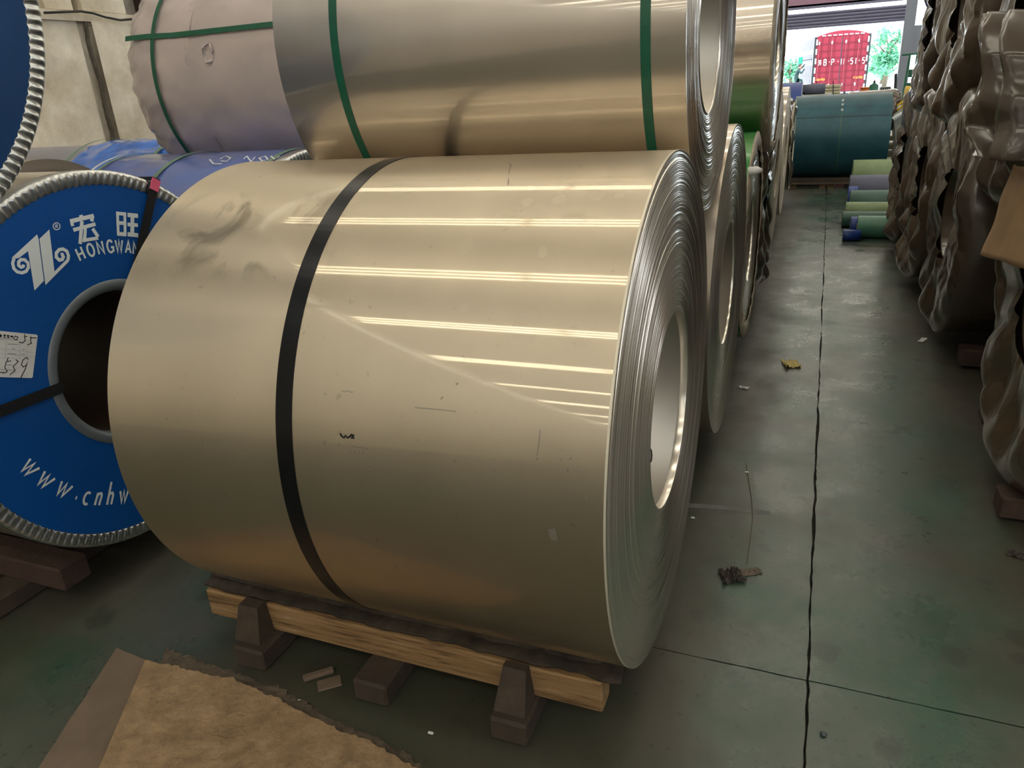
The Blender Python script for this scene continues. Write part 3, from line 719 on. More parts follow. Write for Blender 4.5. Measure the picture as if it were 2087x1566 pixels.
# strap lying along the body of the upper strapped coil
def body_pt(th, x, yc, zc, R): return (x, yc-R*math.sin(th), zc-R*math.cos(th))
pz_ = onx(2015, 18, 1.0)
tha = math.acos(max(-1, min(1, (ru2z-pz_[2])/.66)))
ribbon(RU2, [body_pt(tha, .70+.1*k, ru2y, ru2z, .658) for k in range(13)], .028, .002, M['green'], 'strap', [(0, -math.sin(tha), -math.cos(tha))]*13)
V_ = onx(1990, 435, .75); thb = math.acos(max(-1, min(1, (FZ-V_[2])/.655)))
ribbon(R2, [body_pt(thb, .70+.1*k, 4.92, FZ, .657) for k in range(13)], .026, .002, M['green_pale'], 'strap', [(0, -math.sin(thb), -math.cos(thb))]*13)

# kraft sheet hanging over the nearest right coil
def sheet_px(rows, xpl, name, m, parent=None, th=.003, wob=.02, nu=14, nv=18, seed=1, pleat=0.):
    """a hanging sheet; rows = two edges (left, right) as (x, y, z) polylines"""
    Lp, Rp = rows; V = []; F = []
    def at(pl, t):
        t *= len(pl)-1; i = min(int(t), len(pl)-2); a, b_ = np.array(pl[i]), np.array(pl[i+1]); return a+(b_-a)*(t-i)
    for i in range(nv+1):
        a, b_ = at(Lp, i/nv), at(Rp, i/nv)
        for j in range(nu+1):
            u = j/nu; p = a+(b_-a)*u; p = p+np.array([-1, -.6, 0])*wob*(noise.noise(Vector((u*3, i/nv*2, seed)))+.6*math.sin(u*PI))
            if pleat:
                v_ = i/nv; w_ = u*2.3+.35*v_+.5*noise.noise(Vector((u*1.5, v_*1.6, seed))); w2 = u*4.1-.8*v_+.4*noise.noise(Vector((u*2, v_*2, seed+5)))
                p = p+np.array([-1, -.5, .1])*pleat*(1.5*abs(2*(w_ % 1)-1)+.55*abs(2*(w2 % 1)-1)*(.4+v_)+.5*noise.noise(Vector((u*3, v_*4, seed+2))))
            V.append(p)
    for i in range(nv):
        for j in range(nu): F.append((i*(nu+1)+j, i*(nu+1)+j+1, (i+1)*(nu+1)+j+1, (i+1)*(nu+1)+j))
    o = mk(name, V, F, m, parent, True); s = o.modifiers.new('thick', 'SOLIDIFY'); s.thickness = th; return o
kl = [onx(2072, 335, .70), onx(2042, 410, .67), onx(2020, 470, .66), onx(1999, 518, .655)]
kr = [np.array([.70, kl[0][1]-.10, kl[0][2]]), np.array([.67, 2.80, 1.27]), np.array([.655, 2.72, 1.12]), np.array([.64, 2.68, .98])]
ks = sheet_px((kl, kr), .7, 'kraft_sheet', M['kraft'], None, .002, .02, seed=3)
setp(ks, 'tan kraft paper sheet hanging over the nearest right hand coil', 'paper')
# film flap of the upper coil above it
fl_l = [onx(2062, 30, .72), onx(2048, 110, .70), onx(2032, 190, .69), onx(2016, 245, .68), onx(2042, 318, .68)]
fl_r = [onx(2150, 20, .70), onx(2150, 110, .68), onx(2140, 200, .67), onx(2130, 280, .67), onx(2110, 330, .68)]
fo = sheet_px((fl_l, fl_r), .7, 'film_flap', M['brown2'], RU1, .002, .03, nu=60, nv=70, seed=9, pleat=.07)

# dark wrapped coils at the far end of the left row
N4 = wrapped('wrapped_coil', 'brown film wrapped coil on the floor of the left row, crumpled end towards the aisle', -.41, 1, 1.15, 5.74, .72, .58, .25, M['brown2'], M['brown_body'], 41, sag=.02, puff=.07, n=170, fold_k=8, hang=.02)
N5 = coil('steel_coil', 'bare steel coil beyond the brown wrapped one in the left row', -1.55, -.372, 7.20, .78, .64, .25, M['steel2'], rings=16, n=96, seed=21, edge_m=M['torn'])
N6 = coil('steel_coil', 'farthest bare steel coil of the left row, seen edge on before the teal coil', -1.55, -.375, 8.62, .78, .64, .25, M['steel2'], rings=16, n=96, seed=22, edge_m=M['torn'])
U3z = .77+math.sqrt(1.26**2-.67**2)
# blue tarpaulin bundle on top of the far coil
tb = MB(); tb.tube([(-1.5, 8.62, 1.455), (-.46, 8.62, 1.455)], [.03, .032], 12)
setp(tb.build('blue_bar', M['roll_blue'], None, True), 'thin blue tube lying on the farthest bare coil of the left row', 'tube')

# ================================================================== blue faced coils
BX = -2.223
def crimp(parent, x, yc, zc, R, rin, nr, m, amp=.003, name='crimped_ring'):
    n = nr*6
    prof = [(x-.05, R+.003), (x-.004, R+.003), (x+.004, R-.002), (x+.006, R-.012), (x+.005, (R+rin)/2), (x+.004, rin+.004), (x+.001, rin)]
    def mod(i, t, xx, r):
        if 3 <= i <= 5: xx += amp*(math.tanh(2.2*math.sin(t*nr))+.3*noise.noise(Vector((t*40, 0, 0)))) 
        if i == 6: r += .0022*math.sin(t*nr)
        return xx, r
    V, F = lathe(prof, yc, zc, n, mod=mod)
    return mk(name, V, F, m, parent, True)
def disc(parent, x, yc, zc, R, rh, m, name='end_cover', n=128):
    V, F = lathe([(x-.004, R), (x, R), (x, rh), (x-.004, rh)], yc, zc, n)
    return mk(name, V, F, m, parent, False)
def blue_coil(label, x1, yc, zc, R, Rb, rh, lip, length, m, nr, body, amp):
    t = thing('blue_capped_coil', label, 'coil', (x1-length/2, yc, zc-R))
    shell(t, x1-length, x1-.045, yc, zc, R, body, 128)
    disc(t, x1, yc, zc, Rb+.004, lip-.01, m)
    crimp(t, x1, yc, zc, R, Rb, nr, M['galv'], amp)
    V, F = lathe([(x1+.001, lip), (x1+.006, lip-.006), (x1+.006, rh+.014), (x1-.004, rh), (x1-.06, rh-.002)], yc, zc, 96)
    mk('bore_ring', V, F, M['galv_lip'], t, True)
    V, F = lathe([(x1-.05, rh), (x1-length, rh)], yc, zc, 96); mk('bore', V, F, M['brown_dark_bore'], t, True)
    V, F = lathe([(x1-length, R), (x1-length-.003, R*.8), (x1-length, rh)], yc, zc, 96); mk('far_end', V, F, M['galv'], t, True)
    return t
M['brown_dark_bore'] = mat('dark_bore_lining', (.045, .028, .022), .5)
BY, BZ, BR = 1.765, .785, .648
B1 = blue_coil('blue capped coil on the floor with white lettering and a paper label', BX, BY, BZ, BR, .604, .252, .290, 1.25, M['blue'], 150, M['steel2'], .0024)
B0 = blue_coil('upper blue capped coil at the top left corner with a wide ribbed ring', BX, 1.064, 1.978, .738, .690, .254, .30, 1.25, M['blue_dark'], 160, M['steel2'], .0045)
PX = BX+.0016
def fp(px, py): p = onx(px, py, BX); return (PX, p[1], p[2])
def flat(parent, polys, m, name, x=None):
    """closed outlines (pixel or (y,z)) as thin plates on the cover"""
    mb = MB()
    for kk, pl in enumerate(polys):
        n = len(pl); P_ = [fp(*q) for q in pl]
        mb.add([(PX-.0006+.0003*kk, p[1], p[2]) for p in P_], [tuple(range(n))])
    return mb.build(name, m, parent)
S4 = 320/2087.
def z4(pl): return [(x*S4, 420+y*S4) for x, y in pl]
def strokes(parent, lines, w, m, name, conv, x=None):
    """pen strokes with width w px, in the picture of the zoomed crop; drawn as flat plates with square ends"""
    mb = MB()
    for ln in lines:
        ww = w; ln0 = ln
        if isinstance(ln, tuple): ln, ww = ln
        P_ = [np.array(conv(*q))[1:] for q in ln]
        sc_ = np.linalg.norm(np.array(conv(ln[0][0]+10, ln[0][1]))-np.array(conv(*ln[0])))/10
        h = ww*sc_/2; Lf = []; Rt = []
        for i, p in enumerate(P_):
            d1 = P_[i]-P_[i-1] if i else P_[1]-P_[0]; d2 = P_[i+1]-P_[i] if i < len(P_)-1 else d1
            d1 = d1/(np.linalg.norm(d1)+1e-9); d2 = d2/(np.linalg.norm(d2)+1e-9); d = d1+d2; d /= np.linalg.norm(d)+1e-9
            nn = np.array([-d[1], d[0]]); k = h/max(.5, abs(nn@np.array([-d1[1], d1[0]])))
            Lf.append(p+nn*k); Rt.append(p-nn*k)
        xx = (x or PX-.0006)+.00012*lines.index(ln0)
        V = [(xx, *q) for q in Lf]+[(xx, *q) for q in Rt]; n = len(P_)
        F = [(i, i+1, n+i+1, n+i) for i in range(n-1)]
        mb.add(V, F)
    return mb.build(name, m, parent)
c4 = lambda x, y: fp(x*S4, 420+y*S4)
# emblem: two leaning bars with scrolls
lg = MB()
flat(B1, [z4([(150, 690), (490, 378), (510, 440), (580, 995), (455, 1125), (370, 600), (250, 690), (200, 700)]),
          z4([(520, 437), (652, 312), (720, 870), (600, 1052)]),
          z4([(690, 830), (720, 870), (900, 690), (925, 700), (905, 745), (600, 1052), (640, 950)])], M['white'], 'emblem')
strokes(B1, [([(185, 690), (165, 760), (180, 830), (225, 875), (290, 890), (345, 868), (375, 815), (368, 755), (325, 715), (275, 712), (245, 745), (245, 790), (275, 815), (305, 805), (312, 780)], 42)], 40, M['white'], 'emblem_scroll', c4)
strokes(B1, [([(900, 720), (908, 660), (885, 600), (835, 572), (785, 580), (745, 625), (745, 680), (785, 720), (825, 710), (840, 675), (825, 645), (805, 650)], 40)], 40, M['white'], 'emblem_scroll', c4)
strokes(B1, [([(750+46*math.cos(k*PI/10), 270+46*math.sin(k*PI/10)) for k in range(21)], 11), ([(735, 292), (738, 250), (760, 252), (762, 268), (738, 272), (765, 292)], 8)], 10, M['white'], 'registered_mark', c4)
# two characters
strokes(B1, [([(1070, 120), (1085, 165)], 50), ([(930, 205), (1245, 130)], 50), ([(945, 190), (962, 268)], 42), ([(1225, 130), (1215, 205)], 46),
             ([(970, 320), (1265, 240)], 44), ([(1085, 200), (1060, 505)], 46), ([(1130, 280), (1120, 455), (1300, 425)], 40), ([(1225, 300), (1300, 410)], 44), ([(1130, 300), (1100, 480)], 26)], 40, M['white'], 'character', c4)
strokes(B1, [([(1558, 75), (1570, 385)], 36), ([(1655, 85), (1660, 395)], 36), ([(1540, 98), (1672, 108)], 38), ([(1560, 225), (1660, 228)], 40), ([(1552, 368), (1672, 380)], 44),
             ([(1690, 118), (1830, 132)], 46), ([(1690, 245), (1828, 255)], 40), ([(1690, 375), (1832, 390)], 46), ([(1755, 120), (1752, 380)], 50)], 40, M['white'], 'character', c4)
def glyph(ch):
    G = {'H': [[(0, 0), (0, 1)], [(.6, 0), (.6, 1)], [(0, .5), (.6, .5)]],
         'O': [[(.36+.36*math.cos(k*PI/10), .5+.5*math.sin(k*PI/10)) for k in range(21)]],
         'N': [[(0, 0), (0, 1), (.62, 0), (.62, 1)]],
         'G': [[(.36+.36*math.cos(k*PI/10), .5+.5*math.sin(k*PI/10)) for k in range(2, 18)]+[(.68, .12), (.70, .42), (.42, .42)]],
         'W': [[(0, 1), (.2, 0), (.42, 1), (.62, 0), (.84, 1)]], 'A': [[(0, 0), (.32, 1), (.64, 0)], [(.12, .33), (.52, .33)]],
         'w': [[(0, 1), (.16, 0), (.40, .95), (.50, 0), (.86, 1)]], '.': [[(.0, .04), (.12, .04)]],
         'c': [[(.30+.30*math.cos(k*PI/10), .5+.48*math.sin(k*PI/10)) for k in range(3, 18)]],
         'n': [[(0, 0), (.08, 1)], [(.06, .7), (.2, .95), (.4, .98), (.5, .8), (.42, 0)]],
         'h': [[(0, 0), (.16, 1.9)], [(.06, .7), (.2, .95), (.4, .98), (.5, .8), (.42, 0)]]}
    return G[ch]
def arc_text(parent, text, rad, angs, h, wsc, pen, m, name, outward=True):
    """letters standing on a circle round the bore; outward: tops point away from the centre"""
    for ch, a in zip(text, angs):
        a = math.radians(a); er = np.array([math.cos(a), math.sin(a)]); et = np.array([math.sin(a), -math.cos(a)])
        if not outward: er, et = -er, -et
        mb = MB()
        for ln in glyph(ch):
            P_ = [np.array([BY, BZ])+np.array([math.cos(a), math.sin(a)])*rad+et*(u*h*wsc)+er*(v*h) for u, v in ln]
            Lf = []; Rt = []
            for i, p in enumerate(P_):
                d1 = P_[i]-P_[i-1] if i else P_[1]-P_[0]; d2 = P_[i+1]-P_[i] if i < len(P_)-1 else d1
                d1 = d1/(np.linalg.norm(d1)+1e-9); d2 = d2/(np.linalg.norm(d2)+1e-9); d = d1+d2; d /= np.linalg.norm(d)+1e-9
                nn = np.array([-d[1], d[0]]); k = pen/2/max(.45, abs(nn@np.array([-d1[1], d1[0]]))); Lf.append(p+nn*k); Rt.append(p-nn*k)
            n = len(P_); xx = PX-.0006+.0001*glyph(ch).index(ln); V = [(xx, *q) for q in Lf]+[(xx, *q) for q in Rt]
            mb.add(V, [(i, i+1, n+i+1, n+i) for i in range(n-1)])
        mb.build('letter', m, parent)
arc_text(B1, 'HONGWANG', .381, [99.5, 94.0, 88.3, 83.0, 78.2, 72.5, 67.9, 62.6], .040, .82, .0072, M['white'], 'letter')
arc_text(B1, 'www', .495, [-157.8, -149.2, -140.0], .042, 1.25, .0085, M['white'], 'letter', False)
arc_text(B1, '.', .490, [-131.0], .042, 1.0, .011, M['white'], 'letter', False)
arc_text(B1, 'cnhw', .505, [-127.2, -121.6, -116.0, -110.0], .042, .95, .0085, M['white'], 'letter', False)
# strap over the edge with the pink tag, and the strap into the bore
def radial(a, r): return (BX+.009, BY+r*math.cos(a), BZ+r*math.sin(a))
a1 = math.radians(61.0); a2 = math.radians(178.5)
tdir = np.array([0, math.cos(a1), math.sin(a1)])
def radial_strap(a, r_in, name):
    pts = [(BX-.12, BY+(r_in)*math.cos(a), BZ+(r_in)*math.sin(a)), (BX+.012, BY+(r_in)*math.cos(a), BZ+(r_in)*math.sin(a))]
    pts = [radial(a, r_in)]+[radial(a, r_in+(BR+.005-r_in)*k/6) for k in range(1, 7)]
    ribbon(B1, pts, .036, .0016, M['black_matte'], 'strap', (1, 0, 0))
    rr = BR+.004; ribbon(B1, [(BX+.011-.2*k, BY+rr*math.cos(a), BZ+rr*math.sin(a)) for k in range(7)], .036, .0016, M['black_matte'], 'strap', (0, math.cos(a), math.sin(a)))
    rr = .2535; ribbon(B1, [(BX+.011-.2*k, BY+rr*math.cos(a), BZ+rr*math.sin(a)) for k in range(7)], .036, .0016, M['black_matte'], 'strap', (0, -math.cos(a), -math.sin(a)))
# the edge strap runs along the chord seen in the photograph: from the rim at 61 deg towards the bore
pA, pB = onx(316, 372, BX+.009), onx(288, 500, BX+.009); dv = (pB-pA)/np.linalg.norm(pB-pA)
pE = pA+dv*.36
ribbon(B1, [pA, pA+dv*.1, pA+dv*.2, pE], .036, .0016, M['black_matte'], 'strap', (1, 0, 0))
ribbon(B1, [pA+dv*-.012+np.array([.002, 0, 0]), pA+dv*.03+np.array([.002, 0, 0])], .037, .003, M['pink'], 'tag', (1, 0, 0))
ribbon(B1, [pA-dv*.014-np.array([.2*k-.004, 0, 0]) for k in range(6)], .034, .002, M['black_matte'], 'strap', (0, pA[1]-BY, pA[2]-BZ))
radial_strap(a2, .2535, 's2')
# paper label with handwriting
S5 = 130/925.
c5 = lambda x, y: (BX+.003, *onx(x*S5, 640+y*S5, BX)[1:])
lo = [c5(-420, 205), c5(520, 300), c5(540, 318), c5(468, 915), c5(450, 930), c5(-420, 905)]
n = len(lo); mk('label', [(BX+.0022, p[1], p[2]) for p in lo]+[(BX, p[1], p[2]) for p in lo], [tuple(range(n))]+[(k, k+n, (k+1) % n+n, (k+1) % n) for k in range(n)], M['paper'], B1)
def lab(lines, w, m, nm): return strokes(B1, lines, w, m, nm, c5, BX+.0030)
lab([[(-380, 345), (400, 400)], [(-380, 470), (500, 560)], [(-380, 540), (495, 625)], [(-380, 610), (300, 650)], [(-380, 830), (240, 850)], [(80, 400), (60, 640)], [(280, 430), (265, 640)], [(385, 430), (372, 640)]], 3, M['greyprint'], 'label_rules')
lab([[(100, 435), (260, 442)], [(160, 505), (210, 510)], [(100, 575), (230, 582)], [(-60, 350), (175, 362)], [(310, 515), (350, 518)], [(290, 585), (350, 590)], [(-60, 800), (220, 820)], [(60, 735), (210, 745)]], 9, M['greyprint'], 'label_print')
lab([([(40, 310), (75, 312)], 22), ([(42, 335), (72, 338)], 16), ([(90, 315), (125, 320)], 22), ([(92, 340), (125, 343)], 14), ([(140, 325), (180, 330)], 24), ([(-20, 300), (8, 330)], 34)], 20, M['ink'], 'label_title')
lab([[(180, 360), (215, 320), (250, 335), (235, 375), (190, 368)], [(350, 290), (345, 330), (385, 325)], [(345, 330), (355, 385), (320, 420), (265, 410)], [(435, 325), (432, 345), (522, 348)], [(440, 350), (430, 385), (445, 425), (385, 450)]], 12, M['ink'], 'handwriting')
lab([[(110, 630), (90, 690), (150, 680)], [(80, 690), (60, 780), (95, 830), (60, 855), (-20, 845)], [(215, 660), (255, 690), (200, 740), (180, 770), (212, 820), (130, 885)], [(400, 660), (370, 630), (320, 670), (300, 740), (330, 770), (375, 740), (395, 665), (360, 790), (290, 925)]], 12, M['ink'], 'handwriting')
# timbers below it
sb = thing('timber_skid', 'dark reddish timbers under the blue capped floor coil at the left', 'skid', (-2.7, 1.5, 0))
MB().bevbox((-3.5, 1.36, .075), (-2.30, 1.47, .165), .006).build('rail', M['wood_red'], sb)
MB().bevbox((-3.5, 2.05, .075), (-2.30, 2.16, .165), .006).build('rail', M['wood_red'], sb)
for xa in (-2.62, -3.3): MB().bevbox((xa, 1.18, 0), (xa+.12, 2.35, .074), .008).build('cross_block', M['wood_dark'], sb)

# ================================================================== film wrapped coils in the back left
def filmed(label, x0, x1, yc, zc, R, m, wob, straps=(), nm='wrapped_coil', seed=1, nring=0):
    t = thing(nm, label, 'wrapped coil', ((x0+x1)/2, yc, zc-R))
    V = []; F = []; nx, n = 60, 150
    for i in range(nx+1):
        x = x0+(x1-x0)*i/nx
        for j in range(n):
            th = 2*PI*j/n; e = min(1, min(i, nx-i)/3)
            w = wob*ridged(Vector((x*4+seed, math.sin(th)*4, math.cos(th)*4)), 3)*e
            rr = R+w-.012*(1-e)**2; V.append((x, yc-rr*math.sin(th), zc-rr*math.cos(th)))
    for i in range(nx):
        for j in range(n): F.append((i*n+j, (i+1)*n+j, (i+1)*n+(j+1) % n, i*n+(j+1) % n))
    mk('film', V, F, m, t, True)
    for xe, s in ((x0, -1), (x1, 1)):
        Vt, Ft = lathe([(xe, R-.012), (xe+s*.004, R*.8), (xe, .26), (xe-s*.2, .26)], yc, zc, 64); mk('end', Vt, Ft if s > 0 else [f[::-1] for f in Ft], m if not nring else M['galv'], t, True)
    for xs, w, mm in straps: strap(t, xs, yc, zc, R+wob+.002, w, mm)
    return t
BWy = 3.05
BW = filmed('dusty blue film wrapped coil with chalk writing on top, behind the blue capped coil', -3.42, -2.262, BWy, .785, .595, M['bfilm2'], .006, [(-3.36, .02, M['green_pale']), (-2.93, .026, M['green_pale']), (-2.33, .03, M['green_pale'])], seed=3)
crimp(BW, -2.258, BWy, .785, .597, .55, 150, M['galv'], .003)
strap(BW, -3.40, BWy, .785, .604, .016, M['paper'])
def chalk(pix):
    P_ = []; 
    for q in pix:
        d = ray(*q); o = CC-np.array([0, BWy, .785]); a = d[1]**2+d[2]**2; b_ = o[1]*d[1]+o[2]*d[2]; c_ = o[1]**2+o[2]**2-.606**2; D = b_*b_-a*c_
        if D <= 0: return
        P_.append(CC+d*((-b_-math.sqrt(D))/a))
    ribbon(BW, P_, .007, .0005, M['white'], 'chalk_mark', [(0, p[1]-BWy, p[2]-.785) for p in P_])
for ln in ([(427, 325), (435, 334), (452, 334)], [(448, 324), (460, 318), (470, 322), (462, 329), (450, 328)], [(497, 324), (503, 318), (512, 330), (520, 320)], [(528, 322), (540, 318), (546, 325), (534, 328), (528, 322)], [(552, 318), (560, 325), (570, 318)]): chalk(ln)
BW2 = filmed('blue film wrapped coil with bright wrinkles, rear left against the plaster wall', -5.10, -3.45, 4.36, .765,   .615, M['bfilm'], .026, [(-5.06, .03, M['green_pale']), (-4.25, .03, M['green_pale'])], seed=8)
WX0 = -3.40; WR = .56; WY = 3.74; WZ = .785+math.sqrt((.605+WR)**2-.69**2)
W = filmed('mauve grey woven wrapped coil with green straps on the upper tier at the rear left', WX0, -2.30, WY, WZ, WR, M['wrap_grey'], .006, [], seed=5)
def on_cyl(px, py, yc, zc, R):
    d = ray(px, py); o = CC-np.array([0, yc, zc]); a = d[1]**2+d[2]**2; b_ = o[1]*d[1]+o[2]*d[2]; c_ = o[1]**2+o[2]**2-R*R
    return CC+d*((-b_-math.sqrt(max(0, b_*b_-a*c_)))/a)
wx = float(on_cyl(318, 120, WY, WZ, WR)[0])
strap(W, wx, WY, WZ, WR+.022, .024, M['green'])
q0 = on_cyl(420, 67, WY, WZ, WR); thw = math.atan2(-(q0[1]-WY), -(q0[2]-WZ))
ribbon(W, [body_pt(thw, WX0+.004+.15*k, WY, WZ, WR+(.026 if k < 2 else .012)) for k in range(8)], .026, .002, M['green'], 'strap', [(0, -math.sin(thw), -math.cos(thw))]*9)
# gathered, wrinkled left shoulder of that wrap
V = []; F = []; nu, nn_ = 26, 150
for i in range(nu+1):
    u = i/nu; x = WX0-.012+.42*u
    for j in range(nn_):
        th = 2*PI*j/nn_; k = (1-u)**1.2
        w = .004+k*.016*abs(2*((th*3.4+x*3+.5*noise.noise(Vector((x*4, math.sin(th)*3, math.cos(th)*3)))) % 1)-1)+k*.012*abs(2*((th*6.1-x*9+.6*noise.noise(Vector((x*5, math.sin(th)*4+4, math.cos(th)*4)))) % 1)-1)
        rr = WR+w-.03*max(0, 1-u*6); V.append((x, WY-rr*math.sin(th), WZ-rr*math.cos(th)))
for i in range(nu):
    for j in range(nn_): F.append((i*nn_+j, (i+1)*nn_+j, (i+1)*nn_+(j+1) % nn_, i*nn_+(j+1) % nn_))
mk('wrinkled_shoulder', V, F, M['wrap_grey'], W, True)
pt = on_cyl(424, 108, WY, WZ, WR+.008)
mb = MB(); nr_ = np.array([0, pt[1]-WY, pt[2]-WZ])/WR
ring = [pt+np.array([.03*math.cos(a), 0, 0])+np.cross(nr_, (1, 0, 0))*(.045*math.sin(a)) + nr_*.008*math.sin(a*3) for a in np.linspace(0, 2*PI, 15)]
mb.tube(ring, .006, 6); mb.build('tear', M['wrap_grey'], W, True)
# grey tops farther left
coil('steel_coil', 'taupe wrapped coil partly hidden at the left, by the plaster wall', -5.25, -4.06, 3.02, .76, .62, .25, M['taupe'], rings=10, n=96, seed=33, edge_m=M['taupe'])
coil('steel_coil', 'lavender grey steel coil against the plaster wall at the left', -6.15, -5.12, 4.52, .76, .60, .25, M['lav'], rings=10, n=96, seed=34)
V = [(-4.5, 2.2, 1.21), (-3.75, 2.2, 1.19), (-3.70, 2.75, 1.37), (-4.4, 2.8, 1.385)]

# ================================================================== floor things
def poly_slab(pts, z0, z1, m, name, parent=None, jit=0., step=.02, seed=1, jag_edges=None):
    out = []
    r_ = random.Random(seed)
    for i, a in enumerate(pts):
        b_ = pts[(i+1) % len(pts)]; L2 = math.dist(a, b_); n = max(1, int(L2/step)) if (jag_edges is None or i in jag_edges) else 1
        nx, ny = (b_[1]-a[1])/L2, -(b_[0]-a[0])/L2
        for k in range(n):
            t = k/n; w = jit*noise.noise(Vector((a[0]*5+t*L2*14, seed, i)))*1.6+jit*.7*r_.uniform(-1, 1) if n > 1 and k else 0
            out.append((a[0]+(b_[0]-a[0])*t+nx*w, a[1]+(b_[1]-a[1])*t+ny*w))
    n = len(out); V = [(x, y, z1) for x, y in out]+[(x, y, z0) for x, y in out]
    return mk(name, V, [tuple(range(n))[::-1] if sum((out[k][0]*out[(k+1) % n][1]-out[(k+1) % n][0]*out[k][1]) for k in range(n)) < 0 else tuple(range(n))]+[(k, k+n, (k+1) % n+n, (k+1) % n) for k in range(n)], m, parent)
g = lambda px, py: tuple(onz(px, py, .012)[:2])
board = poly_slab([g(297, 1350), g(480, 1390), g(560, 1425), g(640, 1468), g(760, 1520), g(880, 1590), g(860, 1750), g(90, 1750), g(205, 1566)], .0075, .020, M['board'], 'fibre_board', None, .006, .012, 3, {0, 1, 2, 3, 4})
setp(board, 'torn edged pale brown board lying on the floor in the foreground', 'board')
g0 = lambda px, py: tuple(onz(px, py, .004)[:2])
b2 = poly_slab([g0(238, 1322), g0(292, 1345), g0(330, 1360), g0(200, 1600), g0(150, 1750), g0(-60, 1750), g0(80, 1566)], .0005, .007, M['board_grey'], 'fibre_board', None, .002, .04, 5)
setp(b2, 'greyish brown board under the left side of the torn board', 'board')
tb_ = poly_slab([g(335, 1318), g(400, 1345), g(500, 1375), g(600, 1415), g(680, 1468), g(760, 1500), g(880, 1566), g(940, 1600), g(880, 1592), g(740, 1530), g(640, 1480), g(540, 1430), g(460, 1400), g(320, 1362)], .001, .0072, M['torn_board'], 'paper_scrap', None, .010, .012, 8)
setp(tb_, 'dark torn paper edge along the top of the pale brown board', 'paper')
def crumple(c_, size, m, name, label, seed, cat='scrap', rot=0., h=.35, nn=14, fold=1.0):
    V = []; F = []; sx, sy = size
    for i in range(nn+1):
        for j in range(nn+1):
            u, v = i/nn-.5, j/nn-.5
            e = .18*noise.noise(Vector((u*4, v*4, seed)))
            X = u*sx*(1+e); Y = v*sy*(1+e); Z = abs(noise.noise(Vector((u*5*fold, v*5*fold, seed+3))))*min(sx, sy)*h*2+.002
            V.append((c_[0]+X*math.cos(rot)-Y*math.sin(rot), c_[1]+X*math.sin(rot)+Y*math.cos(rot), Z+(c_[2] if len(c_) > 2 else 0)))
    for i in range(nn):
        for j in range(nn): F.append((i*(nn+1)+j, (i+1)*(nn+1)+j, (i+1)*(nn+1)+j+1, i*(nn+1)+j+1))
    o = mk(name, V, F, m); s = o.modifiers.new('thick', 'SOLIDIFY'); s.thickness = .0015
    return setp(o, label, cat)
M['scrap'] = mat('dark_scrap', (.05, .04, .032), .8, var=.4, vscale=20); M['scrap2'] = mat('brown_scrap', (.13, .10, .075), .85, var=.3, vscale=20)
p = onz(1492, 1178); crumple(p, (.075, .07), M['scrap'], 'rag_scrap', 'dark crumpled scrap lying on the aisle floor beside the foreground coil', 5, rot=.4, h=.28, fold=1.6)
p = onz(1526, 1168); crumple(p, (.085, .035), M['scrap2'], 'bark_strip', 'flat brown strip next to the dark crumpled scrap on the aisle floor', 6, rot=.5, h=.1)
p = onz(1612, 744); crumple(p, (.085, .11), M['yellow2'] if 'yellow2' in M else mat('pale_yellow_paper', (.62, .52, .22), .7), 'paper_scrap', 'crumpled yellow paper on the aisle floor', 9, 'paper', .3, .3, fold=.8)
p = onz(1516, 791); crumple(p, (.055, .03), M['paper'], 'paper_scrap', 'small white scrap on the floor beside the second steel coil', 12, 'paper', -.3, .2)
p = onz(1880, 694); crumple(p, (.03, .09), M['paper'], 'paper_scrap', 'small white scrap beside the right hand wrapped coils', 13, 'paper', -.4, .2)
p = onz(2072, 1134); crumple(p, (.06, .03), M['scrap'], 'leaf_scrap', 'dark curled leaf on the floor at the right edge of the picture', 15, 'leaf', -.3, .35)
p = onz(650, 1378); o = MB().bevbox((-.045, -.011, 0), (.045, .011, .014), .003).build('wood_offcut', M['board_grey']); o.location = (p[0], p[1], .007); o.rotation_euler = (0, 0, .75); setp(o, 'small narrow wood offcut in front of the pine skid', 'offcut')
p = onz(672, 1395); o = MB().bevbox((-.035, -.022, 0), (.035, .022, .006), .002).build('wood_offcut', M['board_grey']); o.location = (p[0], p[1], .003); o.rotation_euler = (0, 0, .7); setp(o, 'flat square wood offcut beside the narrow one in front of the skid', 'offcut')
p = onz(1678, 1499); setp(MB().tube([(p[0], p[1], .0), (p[0], p[1], .005), (p[0], p[1], .008)], [.008, .009, .006], 12).build('bottle_cap', mat('dark_green_cap', (.01, .03, .03), .25)), 'tiny dark cap on the floor right of the long floor joint', 'cap')
for k, (px, py) in enumerate(((1522, 964), (1488, 1022), (610, 1358+60), (737, 1543))):
    pass
for k, (px, py, lb) in enumerate(((1522, 964, 'tiny white crumb beside the thread on the aisle floor'), (1412, 1057, 'tiny white crumb next to the right end of the foreground coil'), (612, 1431, 'tiny white splinter between the torn board and the wood offcuts'), (878, 1496, 'small pale scrap in front of the right chock'), (345, 1345, 'tiny white crumb at the top corner of the torn board'))):
    p = onz(px, py); setp(MB().bevbox((p[0]-.008, p[1]-.004, .0005), (p[0]+.008, p[1]+.004, .006), .002).build('crumb', M['paper']), lb, 'crumb')
pts = [onz(*q)+np.array([0, 0, .002]) for q in ((1520, 945), (1526, 980), (1532, 1020), (1534, 1060), (1528, 1110), (1522, 1150))]
setp(MB().tube(pts, .0016, 5).build('thread', mat('brown_thread', (.10, .085, .06), .8)), 'thin thread lying on the aisle floor right of the foreground coil', 'thread')
